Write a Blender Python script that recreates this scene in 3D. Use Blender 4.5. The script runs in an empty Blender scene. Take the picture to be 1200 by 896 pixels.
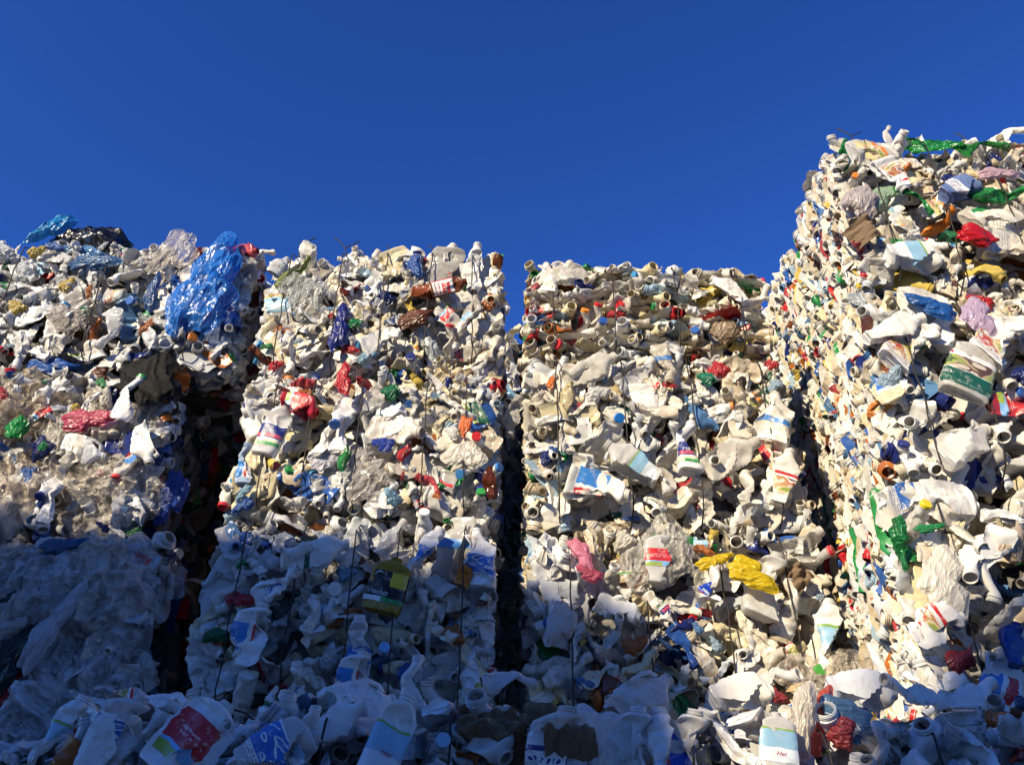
import bpy, bmesh, math, random
import numpy as np
from mathutils import Vector, Matrix

R_ = math.radians
SC = bpy.context.scene
COL = SC.collection
PI = math.pi

# ------------------------------------------------------------------ camera
PITCH = R_(33.0)
FPX = 1017.0 / 1200.0
cam_d = bpy.data.cameras.new('camera')
cam_d.sensor_width = 36.0
cam_d.lens = 36.0 * FPX
cam_d.clip_start = 0.05
cam_d.clip_end = 3000
cam = bpy.data.objects.new('camera', cam_d)
COL.objects.link(cam)
cam.location = (0, 0, 0)
cam.rotation_euler = (PI / 2 + PITCH, 0, 0)
SC.camera = cam
GROUND = -1.6


def ray(px, py):
    a = (px - 600) / 1017.0
    b = (448 - py) / 1017.0
    return Vector((a, math.cos(PITCH) - b * math.sin(PITCH), math.sin(PITCH) + b * math.cos(PITCH)))


# ------------------------------------------------------------------ materials
def new_mat(name):
    m = bpy.data.materials.new(name)
    m.use_nodes = True
    nt = m.node_tree
    nt.nodes.clear()
    return m, nt


class NB:
    """small helper to write node trees"""
    def __init__(s, nt):
        s.nt = nt

    def n(s, kind, **kw):
        nd = s.nt.nodes.new(kind)
        for k, v in kw.items():
            setattr(nd, k, v)
        return nd

    def l(s, a, b):
        s.nt.links.new(a, b)

    def math(s, op, a, b=None, c=None):
        nd = s.n('ShaderNodeMath', operation=op)
        for i, v in enumerate((a, b, c)):
            if v is None:
                continue
            if isinstance(v, (int, float)):
                nd.inputs[i].default_value = v
            else:
                s.l(v, nd.inputs[i])
        return nd.outputs[0]

    def mix(s, f, a, b, blend='MIX'):
        nd = s.n('ShaderNodeMix', data_type='RGBA', blend_type=blend)
        for sock, v in ((nd.inputs[0], f), (nd.inputs[6], a), (nd.inputs[7], b)):
            if isinstance(v, (int, float)):
                sock.default_value = v
            elif isinstance(v, (tuple, list)):
                sock.default_value = (*v[:3], 1)
            else:
                s.l(v, sock)
        return nd.outputs[2]

    def noise(s, vec, scale, detail=3, rough=0.55, dist=0.0):
        nd = s.n('ShaderNodeTexNoise')
        nd.inputs['Scale'].default_value = scale
        nd.inputs['Detail'].default_value = detail
        nd.inputs['Roughness'].default_value = rough
        nd.inputs['Distortion'].default_value = dist
        if vec is not None:
            s.l(vec, nd.inputs['Vector'])
        return nd

    def ramp(s, f, stops):
        nd = s.n('ShaderNodeValToRGB')
        el = nd.color_ramp.elements
        while len(el) < len(stops):
            el.new(0.5)
        for e, (p, c) in zip(el, stops):
            e.position = p
            e.color = (*c, 1) if len(c) == 3 else c
        s.l(f, nd.inputs[0])
        return nd.outputs[0]


def g(v):
    return (v, v, v)


def plastic(name, source, rough=0.28, dirt=0.58, trans=0.06, bump=0.16):
    """crushed blow moulded plastic: the tint comes from the object (or the piece), dirt and fine creases on top"""
    m, nt = new_mat(name)
    b = NB(nt)
    if source == 'object':
        oi = b.n('ShaderNodeObjectInfo')
        tint, rnd = oi.outputs['Color'], oi.outputs['Random']
    else:
        at = b.n('ShaderNodeAttribute', attribute_name='tint')
        tint, rnd = at.outputs['Color'], at.outputs['Alpha']
    tc = b.n('ShaderNodeTexCoord')
    off = b.n('ShaderNodeVectorMath', operation='ADD')
    b.l(tc.outputs['Object'], off.inputs[0])
    sc = b.math('MULTIPLY', rnd, 37.0)
    cmb = b.n('ShaderNodeCombineXYZ')
    b.l(sc, cmb.inputs[0]); b.l(sc, cmb.inputs[1])
    b.l(cmb.outputs[0], off.inputs[1])
    v = off.outputs[0]
    n1 = b.noise(v, 14, 5, 0.62, 0.4)
    n2 = b.noise(v, 46, 4, 0.6)
    stain = b.ramp(n1.outputs[0], [(0.47, g(0)), (0.70, g(1))])
    grime = b.ramp(n2.outputs[0], [(0.50, g(0)), (0.68, g(1))])
    much = b.math('MULTIPLY_ADD', b.math('POWER', rnd, 2.0), 1.3, 0.25)
    c = b.mix(b.math('MULTIPLY', stain, b.math('MULTIPLY', much, dirt)), tint, (0.74, 0.58, 0.38), 'MULTIPLY')
    c = b.mix(b.math('MULTIPLY', grime, b.math('MULTIPLY', much, dirt * 0.75)), c, (0.50, 0.41, 0.31), 'MULTIPLY')
    bmp = b.n('ShaderNodeBump')
    bmp.inputs['Strength'].default_value = bump
    bmp.inputs['Distance'].default_value = 0.005
    n3 = b.n('ShaderNodeTexNoise', noise_type='RIDGED_MULTIFRACTAL')
    for k_, v_ in (('Scale', 22), ('Detail', 3), ('Roughness', 0.5), ('Lacunarity', 2.0), ('Offset', 0.9), ('Gain', 1.4), ('Distortion', 0.25)):
        n3.inputs[k_].default_value = v_
    b.l(v, n3.inputs['Vector'])
    b.l(n3.outputs[0], bmp.inputs['Height'])
    p = b.n('ShaderNodeBsdfPrincipled')
    b.l(c, p.inputs['Base Color'])
    p.inputs['Roughness'].default_value = rough
    p.inputs['IOR'].default_value = 1.45
    b.l(bmp.outputs[0], p.inputs['Normal'])
    tr = b.n('ShaderNodeBsdfTranslucent')
    b.l(c, tr.inputs['Color'])
    mx = b.n('ShaderNodeMixShader')
    mx.inputs[0].default_value = trans
    b.l(p.outputs[0], mx.inputs[1]); b.l(tr.outputs[0], mx.inputs[2])
    out = b.n('ShaderNodeOutputMaterial')
    b.l(mx.outputs[0], out.inputs[0])
    return m


def clear_plastic(name, source, alpha=0.6, rough=0.16, bump=0.6, scale=40):
    """see-through film and drink bottle plastic: part of the light goes straight through"""
    m, nt = new_mat(name)
    b = NB(nt)
    if source == 'object':
        oi = b.n('ShaderNodeObjectInfo')
        tint, rnd = oi.outputs['Color'], oi.outputs['Random']
    else:
        at = b.n('ShaderNodeAttribute', attribute_name='tint')
        tint, rnd = at.outputs['Color'], at.outputs['Alpha']
    tc = b.n('ShaderNodeTexCoord')
    n1 = b.n('ShaderNodeTexNoise', noise_type='RIDGED_MULTIFRACTAL')
    for k_, v_ in (('Scale', scale), ('Detail', 5), ('Roughness', 0.55), ('Lacunarity', 2.1), ('Offset', 0.9), ('Gain', 1.6), ('Distortion', 0.5)):
        n1.inputs[k_].default_value = v_
    mp = b.n('ShaderNodeMapping')
    mp.inputs['Scale'].default_value = (1.6, 1.0, 0.6)
    mp.inputs['Rotation'].default_value = (0, 0.5, 0)
    b.l(tc.outputs['Object'], mp.inputs['Vector'])
    b.l(mp.outputs[0], n1.inputs['Vector'])
    n2 = b.noise(tc.outputs['Object'], scale * 0.6, 4, 0.6, 0.6)
    bmp = b.n('ShaderNodeBump')
    bmp.inputs['Strength'].default_value = bump
    bmp.inputs['Distance'].default_value = 0.014
    b.l(n1.outputs[0], bmp.inputs['Height'])
    c = b.mix(b.math('MULTIPLY', b.ramp(n2.outputs[0], [(0.45, g(0)), (0.7, g(1))]), 0.5), tint, (0.75, 0.66, 0.55), 'MULTIPLY')
    p = b.n('ShaderNodeBsdfPrincipled')
    b.l(c, p.inputs['Base Color'])
    p.inputs['Roughness'].default_value = rough
    p.inputs['Specular IOR Level'].default_value = 0.7
    b.l(bmp.outputs[0], p.inputs['Normal'])
    tl = b.n('ShaderNodeBsdfTranslucent')
    b.l(c, tl.inputs['Color'])
    m1 = b.n('ShaderNodeMixShader'); m1.inputs[0].default_value = 0.3
    b.l(p.outputs[0], m1.inputs[1]); b.l(tl.outputs[0], m1.inputs[2])
    tp = b.n('ShaderNodeBsdfTransparent')
    b.l(b.mix(0.5, (1, 1, 1), c), tp.inputs['Color'])
    m2 = b.n('ShaderNodeMixShader')
    al = b.math('MULTIPLY_ADD', n2.outputs[0], 0.8, alpha - 0.4)
    al = b.math('MULTIPLY_ADD', b.ramp(n1.outputs[0], [(0.5, g(0)), (1.0, g(1))]), 0.45, al)
    al.node.use_clamp = True
    b.l(al, m2.inputs[0])
    b.l(tp.outputs[0], m2.inputs[1]); b.l(m1.outputs[0], m2.inputs[2])
    out = b.n('ShaderNodeOutputMaterial')
    b.l(m2.outputs[0], out.inputs[0])
    return m


HDPE = plastic('bottle_plastic', 'object')
HDPE_T = plastic('milky_bottle_plastic', 'object', 0.22, 0.5, 0.38, 0.2)
HDPE_S = plastic('packed_plastic', 'piece')
CAPM = plastic('cap_plastic', 'object', 0.3, 0.15, 0.0, 0.05)
PET = clear_plastic('clear_bottle_plastic', 'object', 0.55, 0.12, 0.5, 16)
FILM = clear_plastic('clear_film', 'object', 0.26, 0.12, 0.7, 3.0)
BLUEM = clear_plastic('blue_bag_plastic', 'object', 0.62, 0.16, 0.8, 3.2)
BAGM = clear_plastic('bag_plastic', 'object', 0.92, 0.26, 0.5, 2.4)


def simple(name, col, rough=0.6, metal=0.0, bump=0.0, scale=30, var=None):
    m, nt = new_mat(name)
    b = NB(nt)
    p = b.n('ShaderNodeBsdfPrincipled')
    tc = b.n('ShaderNodeTexCoord')
    n1 = b.noise(tc.outputs['Object'], scale, 5, 0.6)
    c2 = var or tuple(x * 0.6 for x in col)
    b.l(b.mix(b.ramp(n1.outputs[0], [(0.35, g(0)), (0.7, g(1))]), col, c2), p.inputs['Base Color'])
    p.inputs['Roughness'].default_value = rough
    p.inputs['Metallic'].default_value = metal
    if bump:
        bp = b.n('ShaderNodeBump')
        bp.inputs['Strength'].default_value = bump
        bp.inputs['Distance'].default_value = 0.01
        b.l(n1.outputs[0], bp.inputs['Height'])
        b.l(bp.outputs[0], p.inputs['Normal'])
    o = b.n('ShaderNodeOutputMaterial')
    b.l(p.outputs[0], o.inputs[0])
    return m


WIRE = simple('baling_wire', (0.02, 0.018, 0.017), 0.6, 0.3, 0, 60, (0.03, 0.02, 0.015))
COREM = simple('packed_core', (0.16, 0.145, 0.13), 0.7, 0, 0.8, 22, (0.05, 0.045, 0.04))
CARD = simple('cardboard', (0.24, 0.155, 0.085), 0.85, 0, 0.4, 20, (0.13, 0.085, 0.05))
BLACKM = simple('black_bin_bag', (0.008, 0.0075, 0.007), 0.7, 0, 0.6, 9, (0.014, 0.012, 0.010))
BLACKM.node_tree.nodes['Principled BSDF'].inputs['Specular IOR Level'].default_value = 0.15
GROUNDM = simple('concrete_yard', (0.27, 0.255, 0.23), 0.85, 0, 0.3, 1.3, (0.17, 0.165, 0.155))
CASTERM = simple('caster_grey', (0.20, 0.21, 0.22), 0.55, 0, 0.0, 0.6, (0.15, 0.15, 0.16))  # plain grey of the added shade casters
PRINT_W = simple('white_ink', (0.82, 0.82, 0.80), 0.5)
PRINT_R = simple('red_ink', (0.55, 0.03, 0.04), 0.5)


def label_mat(name, ground, blocks=(), lines=None, photo=None, waves=None):
    """printed label: flat blocks, rows of small print, a blotchy food picture, white swooshes (label UV, 0..1)"""
    m, nt = new_mat(name)
    b = NB(nt)
    uv = b.n('ShaderNodeUVMap', uv_map='label_uv')
    sp = b.n('ShaderNodeSeparateXYZ')
    tcw = b.n('ShaderNodeTexCoord')
    wn = b.noise(tcw.outputs['Object'], 30, 3, 0.6)
    wo = b.n('ShaderNodeVectorMath', operation='MULTIPLY_ADD')
    b.l(wn.outputs['Color'], wo.inputs[0])
    wo.inputs[1].default_value = (0.10, 0.10, 0)
    b.l(uv.outputs[0], wo.inputs[2])
    wo2 = b.n('ShaderNodeVectorMath', operation='SUBTRACT')
    b.l(wo.outputs[0], wo2.inputs[0])
    wo2.inputs[1].default_value = (0.05, 0.05, 0)
    b.l(wo2.outputs[0], sp.inputs[0])
    u, v = sp.outputs[0], sp.outputs[1]

    def rect(u0, u1, v0, v1):
        a = b.math('MULTIPLY', b.math('GREATER_THAN', u, u0), b.math('LESS_THAN', u, u1))
        c = b.math('MULTIPLY', b.math('GREATER_THAN', v, v0), b.math('LESS_THAN', v, v1))
        return b.math('MULTIPLY', a, c)
    col = b.mix(0.0, ground, ground)
    if photo:
        (u0, u1, v0, v1), stops = photo
        oi = b.n('ShaderNodeObjectInfo')
        ad = b.n('ShaderNodeVectorMath', operation='ADD')
        b.l(uv.outputs[0], ad.inputs[0])
        cm = b.n('ShaderNodeCombineXYZ')
        b.l(b.math('MULTIPLY', oi.outputs['Random'], 9.0), cm.inputs[2])
        b.l(cm.outputs[0], ad.inputs[1])
        nz = b.noise(ad.outputs[0], 2.3, 2, 0.5, 0.6)
        pr = b.n('ShaderNodeValToRGB')
        pr.color_ramp.interpolation = 'CONSTANT'
        el = pr.color_ramp.elements
        while len(el) < len(stops):
            el.new(0.5)
        for e, (p_, c_) in zip(el, stops):
            e.position = p_
            e.color = (*c_, 1)
        b.l(nz.outputs[0], pr.inputs[0])
        col = b.mix(rect(u0, u1, v0, v1), col, pr.outputs[0])
    for (r, c) in blocks:
        col = b.mix(rect(*r), col, c)
    if waves:
        (u0, u1, v0, v1), c = waves
        wv = b.noise(uv.outputs[0], 2.6, 0.5, 0.4, 1.6)
        f = b.math('LESS_THAN', b.math('ABSOLUTE', b.math('SUBTRACT', wv.outputs[0], 0.52)), 0.035)
        col = b.mix(b.math('MULTIPLY', f, rect(u0, u1, v0, v1)), col, c)
    if lines:
        (u0, u1, v0, v1), c, nrow = lines
        rows = b.math('GREATER_THAN', b.math('FRACT', b.math('MULTIPLY', v, nrow)), 0.55)
        cm = b.n('ShaderNodeCombineXYZ')
        b.l(b.math('MULTIPLY', u, 24.0), cm.inputs[0])
        b.l(b.math('MULTIPLY', b.math('FLOOR', b.math('MULTIPLY', v, nrow)), 7.3), cm.inputs[1])
        nz = b.noise(cm.outputs[0], 1.0, 1)
        ink = b.math('MULTIPLY', rows, b.math('GREATER_THAN', nz.outputs[0], 0.46))
        col = b.mix(b.math('MULTIPLY', ink, rect(u0, u1, v0, v1)), col, c)
    tc = b.n('ShaderNodeTexCoord')
    wear = b.noise(tc.outputs['Object'], 38, 4, 0.65)
    col = b.mix(b.math('MULTIPLY', b.ramp(wear.outputs[0], [(0.55, g(0)), (0.72, g(1))]), 0.55), col, (0.62, 0.58, 0.52))
    p = b.n('ShaderNodeBsdfPrincipled')
    b.l(col, p.inputs['Base Color'])
    p.inputs['Roughness'].default_value = 0.38
    o = b.n('ShaderNodeOutputMaterial')
    b.l(p.outputs[0], o.inputs[0])
    return m


WHT, CRM = (0.78, 0.77, 0.74), (0.74, 0.69, 0.58)
BLU, NAVY, CYAN = (0.035, 0.11, 0.38), (0.018, 0.03, 0.17), (0.28, 0.48, 0.62)
RED, GRN, DGRN, YEL, ORG = (0.55, 0.025, 0.03), (0.03, 0.26, 0.07), (0.01, 0.09, 0.05), (0.72, 0.50, 0.03), (0.70, 0.22, 0.03)
BLK, BRN = (0.012, 0.012, 0.013), (0.16, 0.05, 0.02)
FOOD = [(0.0, (0.24, 0.30, 0.07)), (0.38, (0.62, 0.46, 0.12)), (0.44, (0.66, 0.60, 0.48)), (0.50, (0.48, 0.26, 0.10)), (0.56, (0.50, 0.06, 0.05)), (0.60, (0.70, 0.66, 0.58)), (0.66, (0.14, 0.07, 0.04))]
GREENS = [(0.0, (0.05, 0.10, 0.02)), (0.42, (0.30, 0.36, 0.08)), (0.50, (0.45, 0.34, 0.20)), (0.56, (0.10, 0.05, 0.03)), (0.63, (0.60, 0.52, 0.40))]
LAB = {
    'blue_text': label_mat('label_blue_print', NAVY, [((0, 1, 0.0, 0.26), (0.62, 0.68, 0.42)), ((0.3, 0.95, 0.02, 0.16), GRN), ((0, 1, 0.26, 0.31), WHT), ((0.12, 0.88, 0.36, 0.50), (0.5, 0.06, 0.10)), ((0, 1, 0.93, 1), WHT)]),
    'red_white': label_mat('label_red_white', WHT, [((0, 0.26, 0, 1), RED), ((0.42, 0.96, 0.42, 0.82), RED)], lines=((0.32, 0.95, 0.06, 0.34), (0.35, 0.1, 0.1), 6)),
    'swoosh': label_mat('label_blue_swoosh', WHT, [((0, 1, 0.18, 0.95), (0.035, 0.16, 0.52))], waves=((0, 1, 0.22, 0.9), WHT), lines=((0.1, 0.9, 0.02, 0.16), (0.2, 0.2, 0.3), 14)),
    'bars': label_mat('label_blue_red_bars', WHT, [((0, 0.45, 0, 1), (0.05, 0.22, 0.58)), ((0.52, 0.68, 0, 1), RED)], photo=((0.05, 0.42, 0.1, 0.55), [(0, (0.06, 0.25, 0.6)), (0.5, (0.5, 0.65, 0.8)), (0.6, WHT)])),
    'green_photo': label_mat('label_green_photo', WHT, [((0.04, 0.96, 0.0, 0.46), DGRN), ((0.1, 0.25, 0.9, 0.98), (0.3, 0.02, 0.06))], photo=((0.04, 0.96, 0.48, 0.86), GREENS), lines=((0.2, 0.8, 0.06, 0.18), (0.25, 0.32, 0.28), 18)),
    'black_yellow': label_mat('label_black_yellow', BLK, [((0.55, 0.85, 0.52, 1), (0.70, 0.50, 0.03)), ((0, 0.22, 0.6, 1), (0.42, 0.24, 0.02)), ((0.45, 1, 0.0, 0.16), GRN), ((0, 0.45, 0.0, 0.16), WHT)]),
    'cyan_food': label_mat('label_cyan_food', CYAN, [((0, 1, 0.94, 1), (0.25, 0.40, 0.06)), ((0, 1, 0.0, 0.42), (0.70, 0.74, 0.76))], photo=((0, 1, 0.0, 0.30), FOOD)),
    'cyan_plain': label_mat('label_light_blue', CYAN, [((0, 1, 0.55, 0.6), WHT)], photo=((0.0, 1, 0.0, 0.22), FOOD), lines=((0.1, 0.9, 0.68, 0.92), (0.8, 0.82, 0.85), 16)),
    'print': label_mat('label_small_print', CRM, [((0, 0.14, 0.1, 0.9), GRN)], lines=((0.24, 0.9, 0.12, 0.62), (0.42, 0.39, 0.34), 11)),
    'stripe': label_mat('label_green_stripe', DGRN, []),
    'bstripe': label_mat('label_blue_stripe', (0.06, 0.22, 0.55), []),
    'yellow': label_mat('label_yellow', (0.70, 0.60, 0.28), [((0, 1, 0.8, 1), ORG)], photo=((0.2, 0.8, 0.2, 0.7), FOOD)),
    'food': label_mat('label_food_picture', WHT, [((0, 1, 0.88, 1), RED)], photo=((0, 1, 0.05, 0.8), FOOD), lines=((0.1, 0.7, 0.05, 0.2), WHT, 18)),
    'barcode': label_mat('sack_print', WHT, [((0.55 + 0.045 * k, 0.57 + 0.045 * k, 0.0, 0.62), (0.08, 0.08, 0.28)) for k in range(9)], lines=((0.05, 0.5, 0.1, 0.8), (0.05, 0.05, 0.25), 5)),
    'star': label_mat('label_blue_panel', (0.015, 0.06, 0.50), [((0.62, 0.92, 0.25, 0.6), (0.62, 0.68, 0.72)), ((0.08, 0.28, 0.35, 0.6), RED)]),
    'red_panel': label_mat('label_red_panel', RED, [((0, 1, 0, 0.3), (0.22, 0.45, 0.72)), ((0, 0.5, 0, 0.22), (0.30, 0.40, 0.06))], lines=((0.2, 0.8, 0.5, 0.66), (0.72, 0.35, 0.33), 9)),
}


# ------------------------------------------------------------------ mesh helpers
def mesh_from(name, V, F, smooth=True, sharp=29, mats=()):
    """V (n,3) array, F (m,4) or (m,3) array (a triangle may be padded with -1)"""
    me = bpy.data.meshes.new(name)
    V = np.asarray(V, dtype=np.float32)
    F = np.asarray(F, dtype=np.int32)
    if F.shape[1] == 4:
        tri = F[:, 3] < 0
    else:
        tri = np.zeros(len(F), bool)
    lens = np.where(tri, 3, F.shape[1]).astype(np.int32)
    loops = F[F >= 0] if tri.any() else F.ravel()
    me.vertices.add(len(V))
    me.vertices.foreach_set('co', V.ravel())
    me.loops.add(len(loops))
    me.loops.foreach_set('vertex_index', loops.astype(np.int32))
    me.polygons.add(len(F))
    starts = np.concatenate(([0], np.cumsum(lens)[:-1])).astype(np.int32)
    me.polygons.foreach_set('loop_start', starts)
    me.polygons.foreach_set('loop_total', lens)
    me.polygons.foreach_set('use_smooth', np.full(len(F), smooth))
    me.update(calc_edges=True)
    if smooth and sharp:
        me.set_sharp_from_angle(angle=R_(sharp))
    for m in mats:
        me.materials.append(m)
    return me


def link(name, me, parent=None, mw=None, color=None, mat=None, label=None, kind=None):
    o = bpy.data.objects.new(name, me)
    COL.objects.link(o)
    if parent is not None:
        o.parent = parent
    if mw is not None:
        o.matrix_local = mw
    if color is not None:
        o.color = (*color[:3], 1)
    if mat is not None:
        o.material_slots[0].link = 'OBJECT'
        o.material_slots[0].material = mat
    if label:
        o['label'] = label
    if kind:
        o['kind'] = kind
    return o


def thing(name, label, cat, loc=(0, 0, 0), rot=(0, 0, 0), group=None):
    o = bpy.data.objects.new(name, None)
    o.empty_display_size = 0.1
    COL.objects.link(o)
    o.location = loc
    o.rotation_euler = rot
    tag(o, label, cat, group)
    return o


def tag(o, label, cat, group=None):
    o['label'] = label
    o['category'] = cat
    if group:
        o['group'] = group


def sstep(a, b, x):
    t = np.clip((x - a) / (b - a), 0, 1)
    return t * t * (3 - 2 * t)


def tri(x):
    return np.abs(2 * (x - np.floor(x + 0.5)))


def unit(rng, n=3):
    v = rng.normal(size=n)
    return v / np.linalg.norm(v)


def crumple(P, rng, f0, octv=4, gain=0.55, lac=1.9, warp=0.35):
    out = np.zeros(len(P))
    a, f = 1.0, f0
    for o in range(octv):
        for k in range(2):
            d, d2 = unit(rng), unit(rng)
            ph = rng.random(3)
            out += a * (tri(P @ d * f + ph[0] + warp * np.sin(P @ d2 * f * 4.0 + 6 * ph[1])) - 0.5)
        a *= gain
        f *= lac
    return out


# ------------------------------------------------------------------ bottles
def profile(kind, q):
    """rings of a bottle: list of (z, rx, ry, exponent), the row range for a label, the row of the neck's rim; q = rows per section"""
    rows = []
    neck = True
    ribs = 0
    if kind == 'milk':
        Rx, Ry, e, hb, hs, L, rn = 0.042, 0.042, 2.2, 0.160, 0.212, 0.246, 0.0185
    elif kind == 'square':
        Rx, Ry, e, hb, hs, L, rn = 0.044, 0.044, 3.6, 0.175, 0.215, 0.246, 0.018
    elif kind == 'jug':
        Rx, Ry, e, hb, hs, L, rn = 0.066, 0.046, 3.0, 0.170, 0.245, 0.276, 0.019
    elif kind == 'canister':
        Rx, Ry, e, hb, hs, L, rn = 0.080, 0.050, 4.5, 0.210, 0.240, 0.268, 0.021
    elif kind == 'ribbed':
        Rx, Ry, e, hb, hs, L, rn = 0.045, 0.045, 2.0, 0.170, 0.215, 0.245, 0.018
        ribs = 9
    elif kind == 'oval':
        Rx, Ry, e, hb, hs, L, rn = 0.040, 0.026, 2.3, 0.150, 0.180, 0.205, 0.0125
    elif kind == 'drink':
        Rx, Ry, e, hb, hs, L, rn = 0.037, 0.037, 2.0, 0.180, 0.255, 0.285, 0.0135
        ribs = 7
    elif kind == 'tub':
        Rx, Ry, e, hb, hs, L, rn = 0.046, 0.046, 2.0, 0.105, 0.105, 0.112, 0.054
        neck = False
    for f, z in ((0.0, 0.007), (0.35, 0.007), (0.68, 0.006), (0.84, 0.001), (0.93, 0.0), (0.985, 0.004)):
        rows.append((z, Rx * f, Ry * f, 2 + (e - 2) * f))
    nb = max(6, int(q * 2.4))
    i0 = len(rows) + 1
    for k in range(nb + 1):
        t = k / nb
        z = 0.009 + (hb - 0.009) * t
        s = 1.0
        if ribs:
            s = 1 + 0.035 * math.sin(2 * PI * ribs * t) * (1 if 0.06 < t < 0.96 else 0)
        if kind == 'tub':
            s = 1 + 0.18 * t
        rows.append((z, Rx * s, Ry * s, e))
    i1 = len(rows) - 2
    if neck:
        ns = max(4, q)
        for k in range(1, ns + 1):
            t = k / ns
            s = (1 - t) ** 0.62 if kind in ('square', 'canister') else 0.5 + 0.5 * math.cos(PI * t)
            rq = rn * 1.16
            rows.append((hb + (hs - hb) * t, rq + (Rx - rq) * s, rq + (Ry - rq) * s, 2 + (e - 2) * s))
        L = hs + (L - hs) * 0.62
        rn *= 1.16
        h = L - hs
        for t, r in ((0.12, 1.0), (0.2, 1.16), (0.32, 1.16), (0.4, 1.0), (0.55, 1.0), (0.62, 1.08), (0.7, 1.0), (0.8, 1.08), (0.88, 1.0), (0.98, 1.0)):
            rows.append((hs + h * t, rn * r, rn * r, 2))
        top = len(rows)
        for t, r in ((1.0, 0.97), (1.0, 0.90), (0.93, 0.87), (0.45, 0.86)):
            rows.append((hs + h * t, rn * r, rn * r, 2))
    else:
        rows += [(L, rn * 1.0, rn * 1.0, 2), (L, rn * 1.05, rn * 1.05, 2), (L + 0.003, rn * 1.05, rn * 1.05, 2), (L + 0.003, rn * 0.98, rn * 0.98, 2)]
        top = len(rows) - 1
        for t in (0.85, 0.5, 0.12):
            s = (1 + 0.18 * t) * 0.96
            rows.append((L * t, Rx * s, Ry * s, 2))
        rows.append((0.012, 0.0001, 0.0001, 2))
    return rows, (i0, i1), top, (hb, hs, L, Rx, Ry, rn, neck)


class Crush:
    """the same random crushing applied to any point of one bottle"""
    def __init__(s, rng, geo, amount, flat, fold=1.0):
        s.rng_seed = rng.integers(1 << 30)
        hb, hs, L, Rx, Ry, rn, neck = geo
        s.geo = geo
        s.dents = []
        for k in range(int(3 + amount * 6)):
            ph = rng.random() * 2 * PI
            tz = rng.uniform(-0.55, 0.55)
            d = np.array((math.cos(ph), math.sin(ph), tz))
            d /= np.linalg.norm(d)
            c = np.array((0, 0, rng.uniform(0.02, hb)))
            s.dents.append((d, c, Rx * rng.uniform(0.42, 0.88), rng.uniform(0.35, 0.95)))
        s.flat = flat
        s.fm = rng.uniform(-0.25, 0.25)
        s.kz = rng.uniform(0.25, 0.7) * L
        s.kang = R_(rng.choice((-1, 1)) * rng.uniform(5, 65)) * amount * fold
        s.shear = rng.uniform(-0.3, 0.3) * amount
        s.twist = rng.uniform(-3.0, 3.0) * amount * fold
        s.amp = 0.0066 * (0.4 + amount) * (0.4 + 0.6 * fold)

    def __call__(s, P):
        rng = np.random.default_rng(s.rng_seed)
        hb, hs, L, Rx, Ry, rn, neck = s.geo
        P = P.copy()
        z = P[:, 2].copy()
        w = 1 - sstep(hb * 0.96, hs, z) if neck else 1 - 0.45 * sstep(L * 0.6, L, z)
        w = w * (0.55 + 0.45 * sstep(0.0, 0.04, z))
        for d, c, h, al in s.dents:
            over = np.maximum((P - c) @ d - h, 0)
            P -= ((1 + al) * over * w)[:, None] * d
        f = 1 - (1 - s.flat * (1 + s.fm * (2 * z / L - 1))) * w
        P[:, 1] *= f
        P[:, 0] *= 1 + 0.42 * (1 - f)
        cr = crumple(P * np.array((1, 0.6, 1)), rng, 15, 3, 0.6, 1.9)
        nrm = P * np.array((1, 1 / max(s.flat, 0.2) ** 2, 0))
        nrm /= np.linalg.norm(nrm, axis=1)[:, None] + 1e-6
        P += nrm * (cr * s.amp * w)[:, None]
        a = s.twist * (P[:, 2] - L / 2)
        x, y = P[:, 0].copy(), P[:, 1].copy()
        P[:, 0] = x * np.cos(a) - y * np.sin(a)
        P[:, 1] = x * np.sin(a) + y * np.cos(a)
        P[:, 0] += s.shear * (P[:, 2] - L / 2)
        # a fold across the body
        t = (P[:, 2] - s.kz)
        ang = s.kang * sstep(-0.03, 0.03, t)
        y, zz = P[:, 1].copy(), t.copy()
        P[:, 1] = y * np.cos(ang) - zz * np.sin(ang)
        P[:, 2] = y * np.sin(ang) + zz * np.cos(ang)
        P[:, 2] += s.kz - L / 2
        return P


def grid_faces(ni, nj, closed=True, off=0):
    I, J = np.meshgrid(np.arange(ni - 1), np.arange(nj if closed else nj - 1), indexing='ij')
    J2 = (J + 1) % nj
    return np.stack((I * nj + J, I * nj + J2, (I + 1) * nj + J2, (I + 1) * nj + J), -1).reshape(-1, 4) + off


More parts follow.
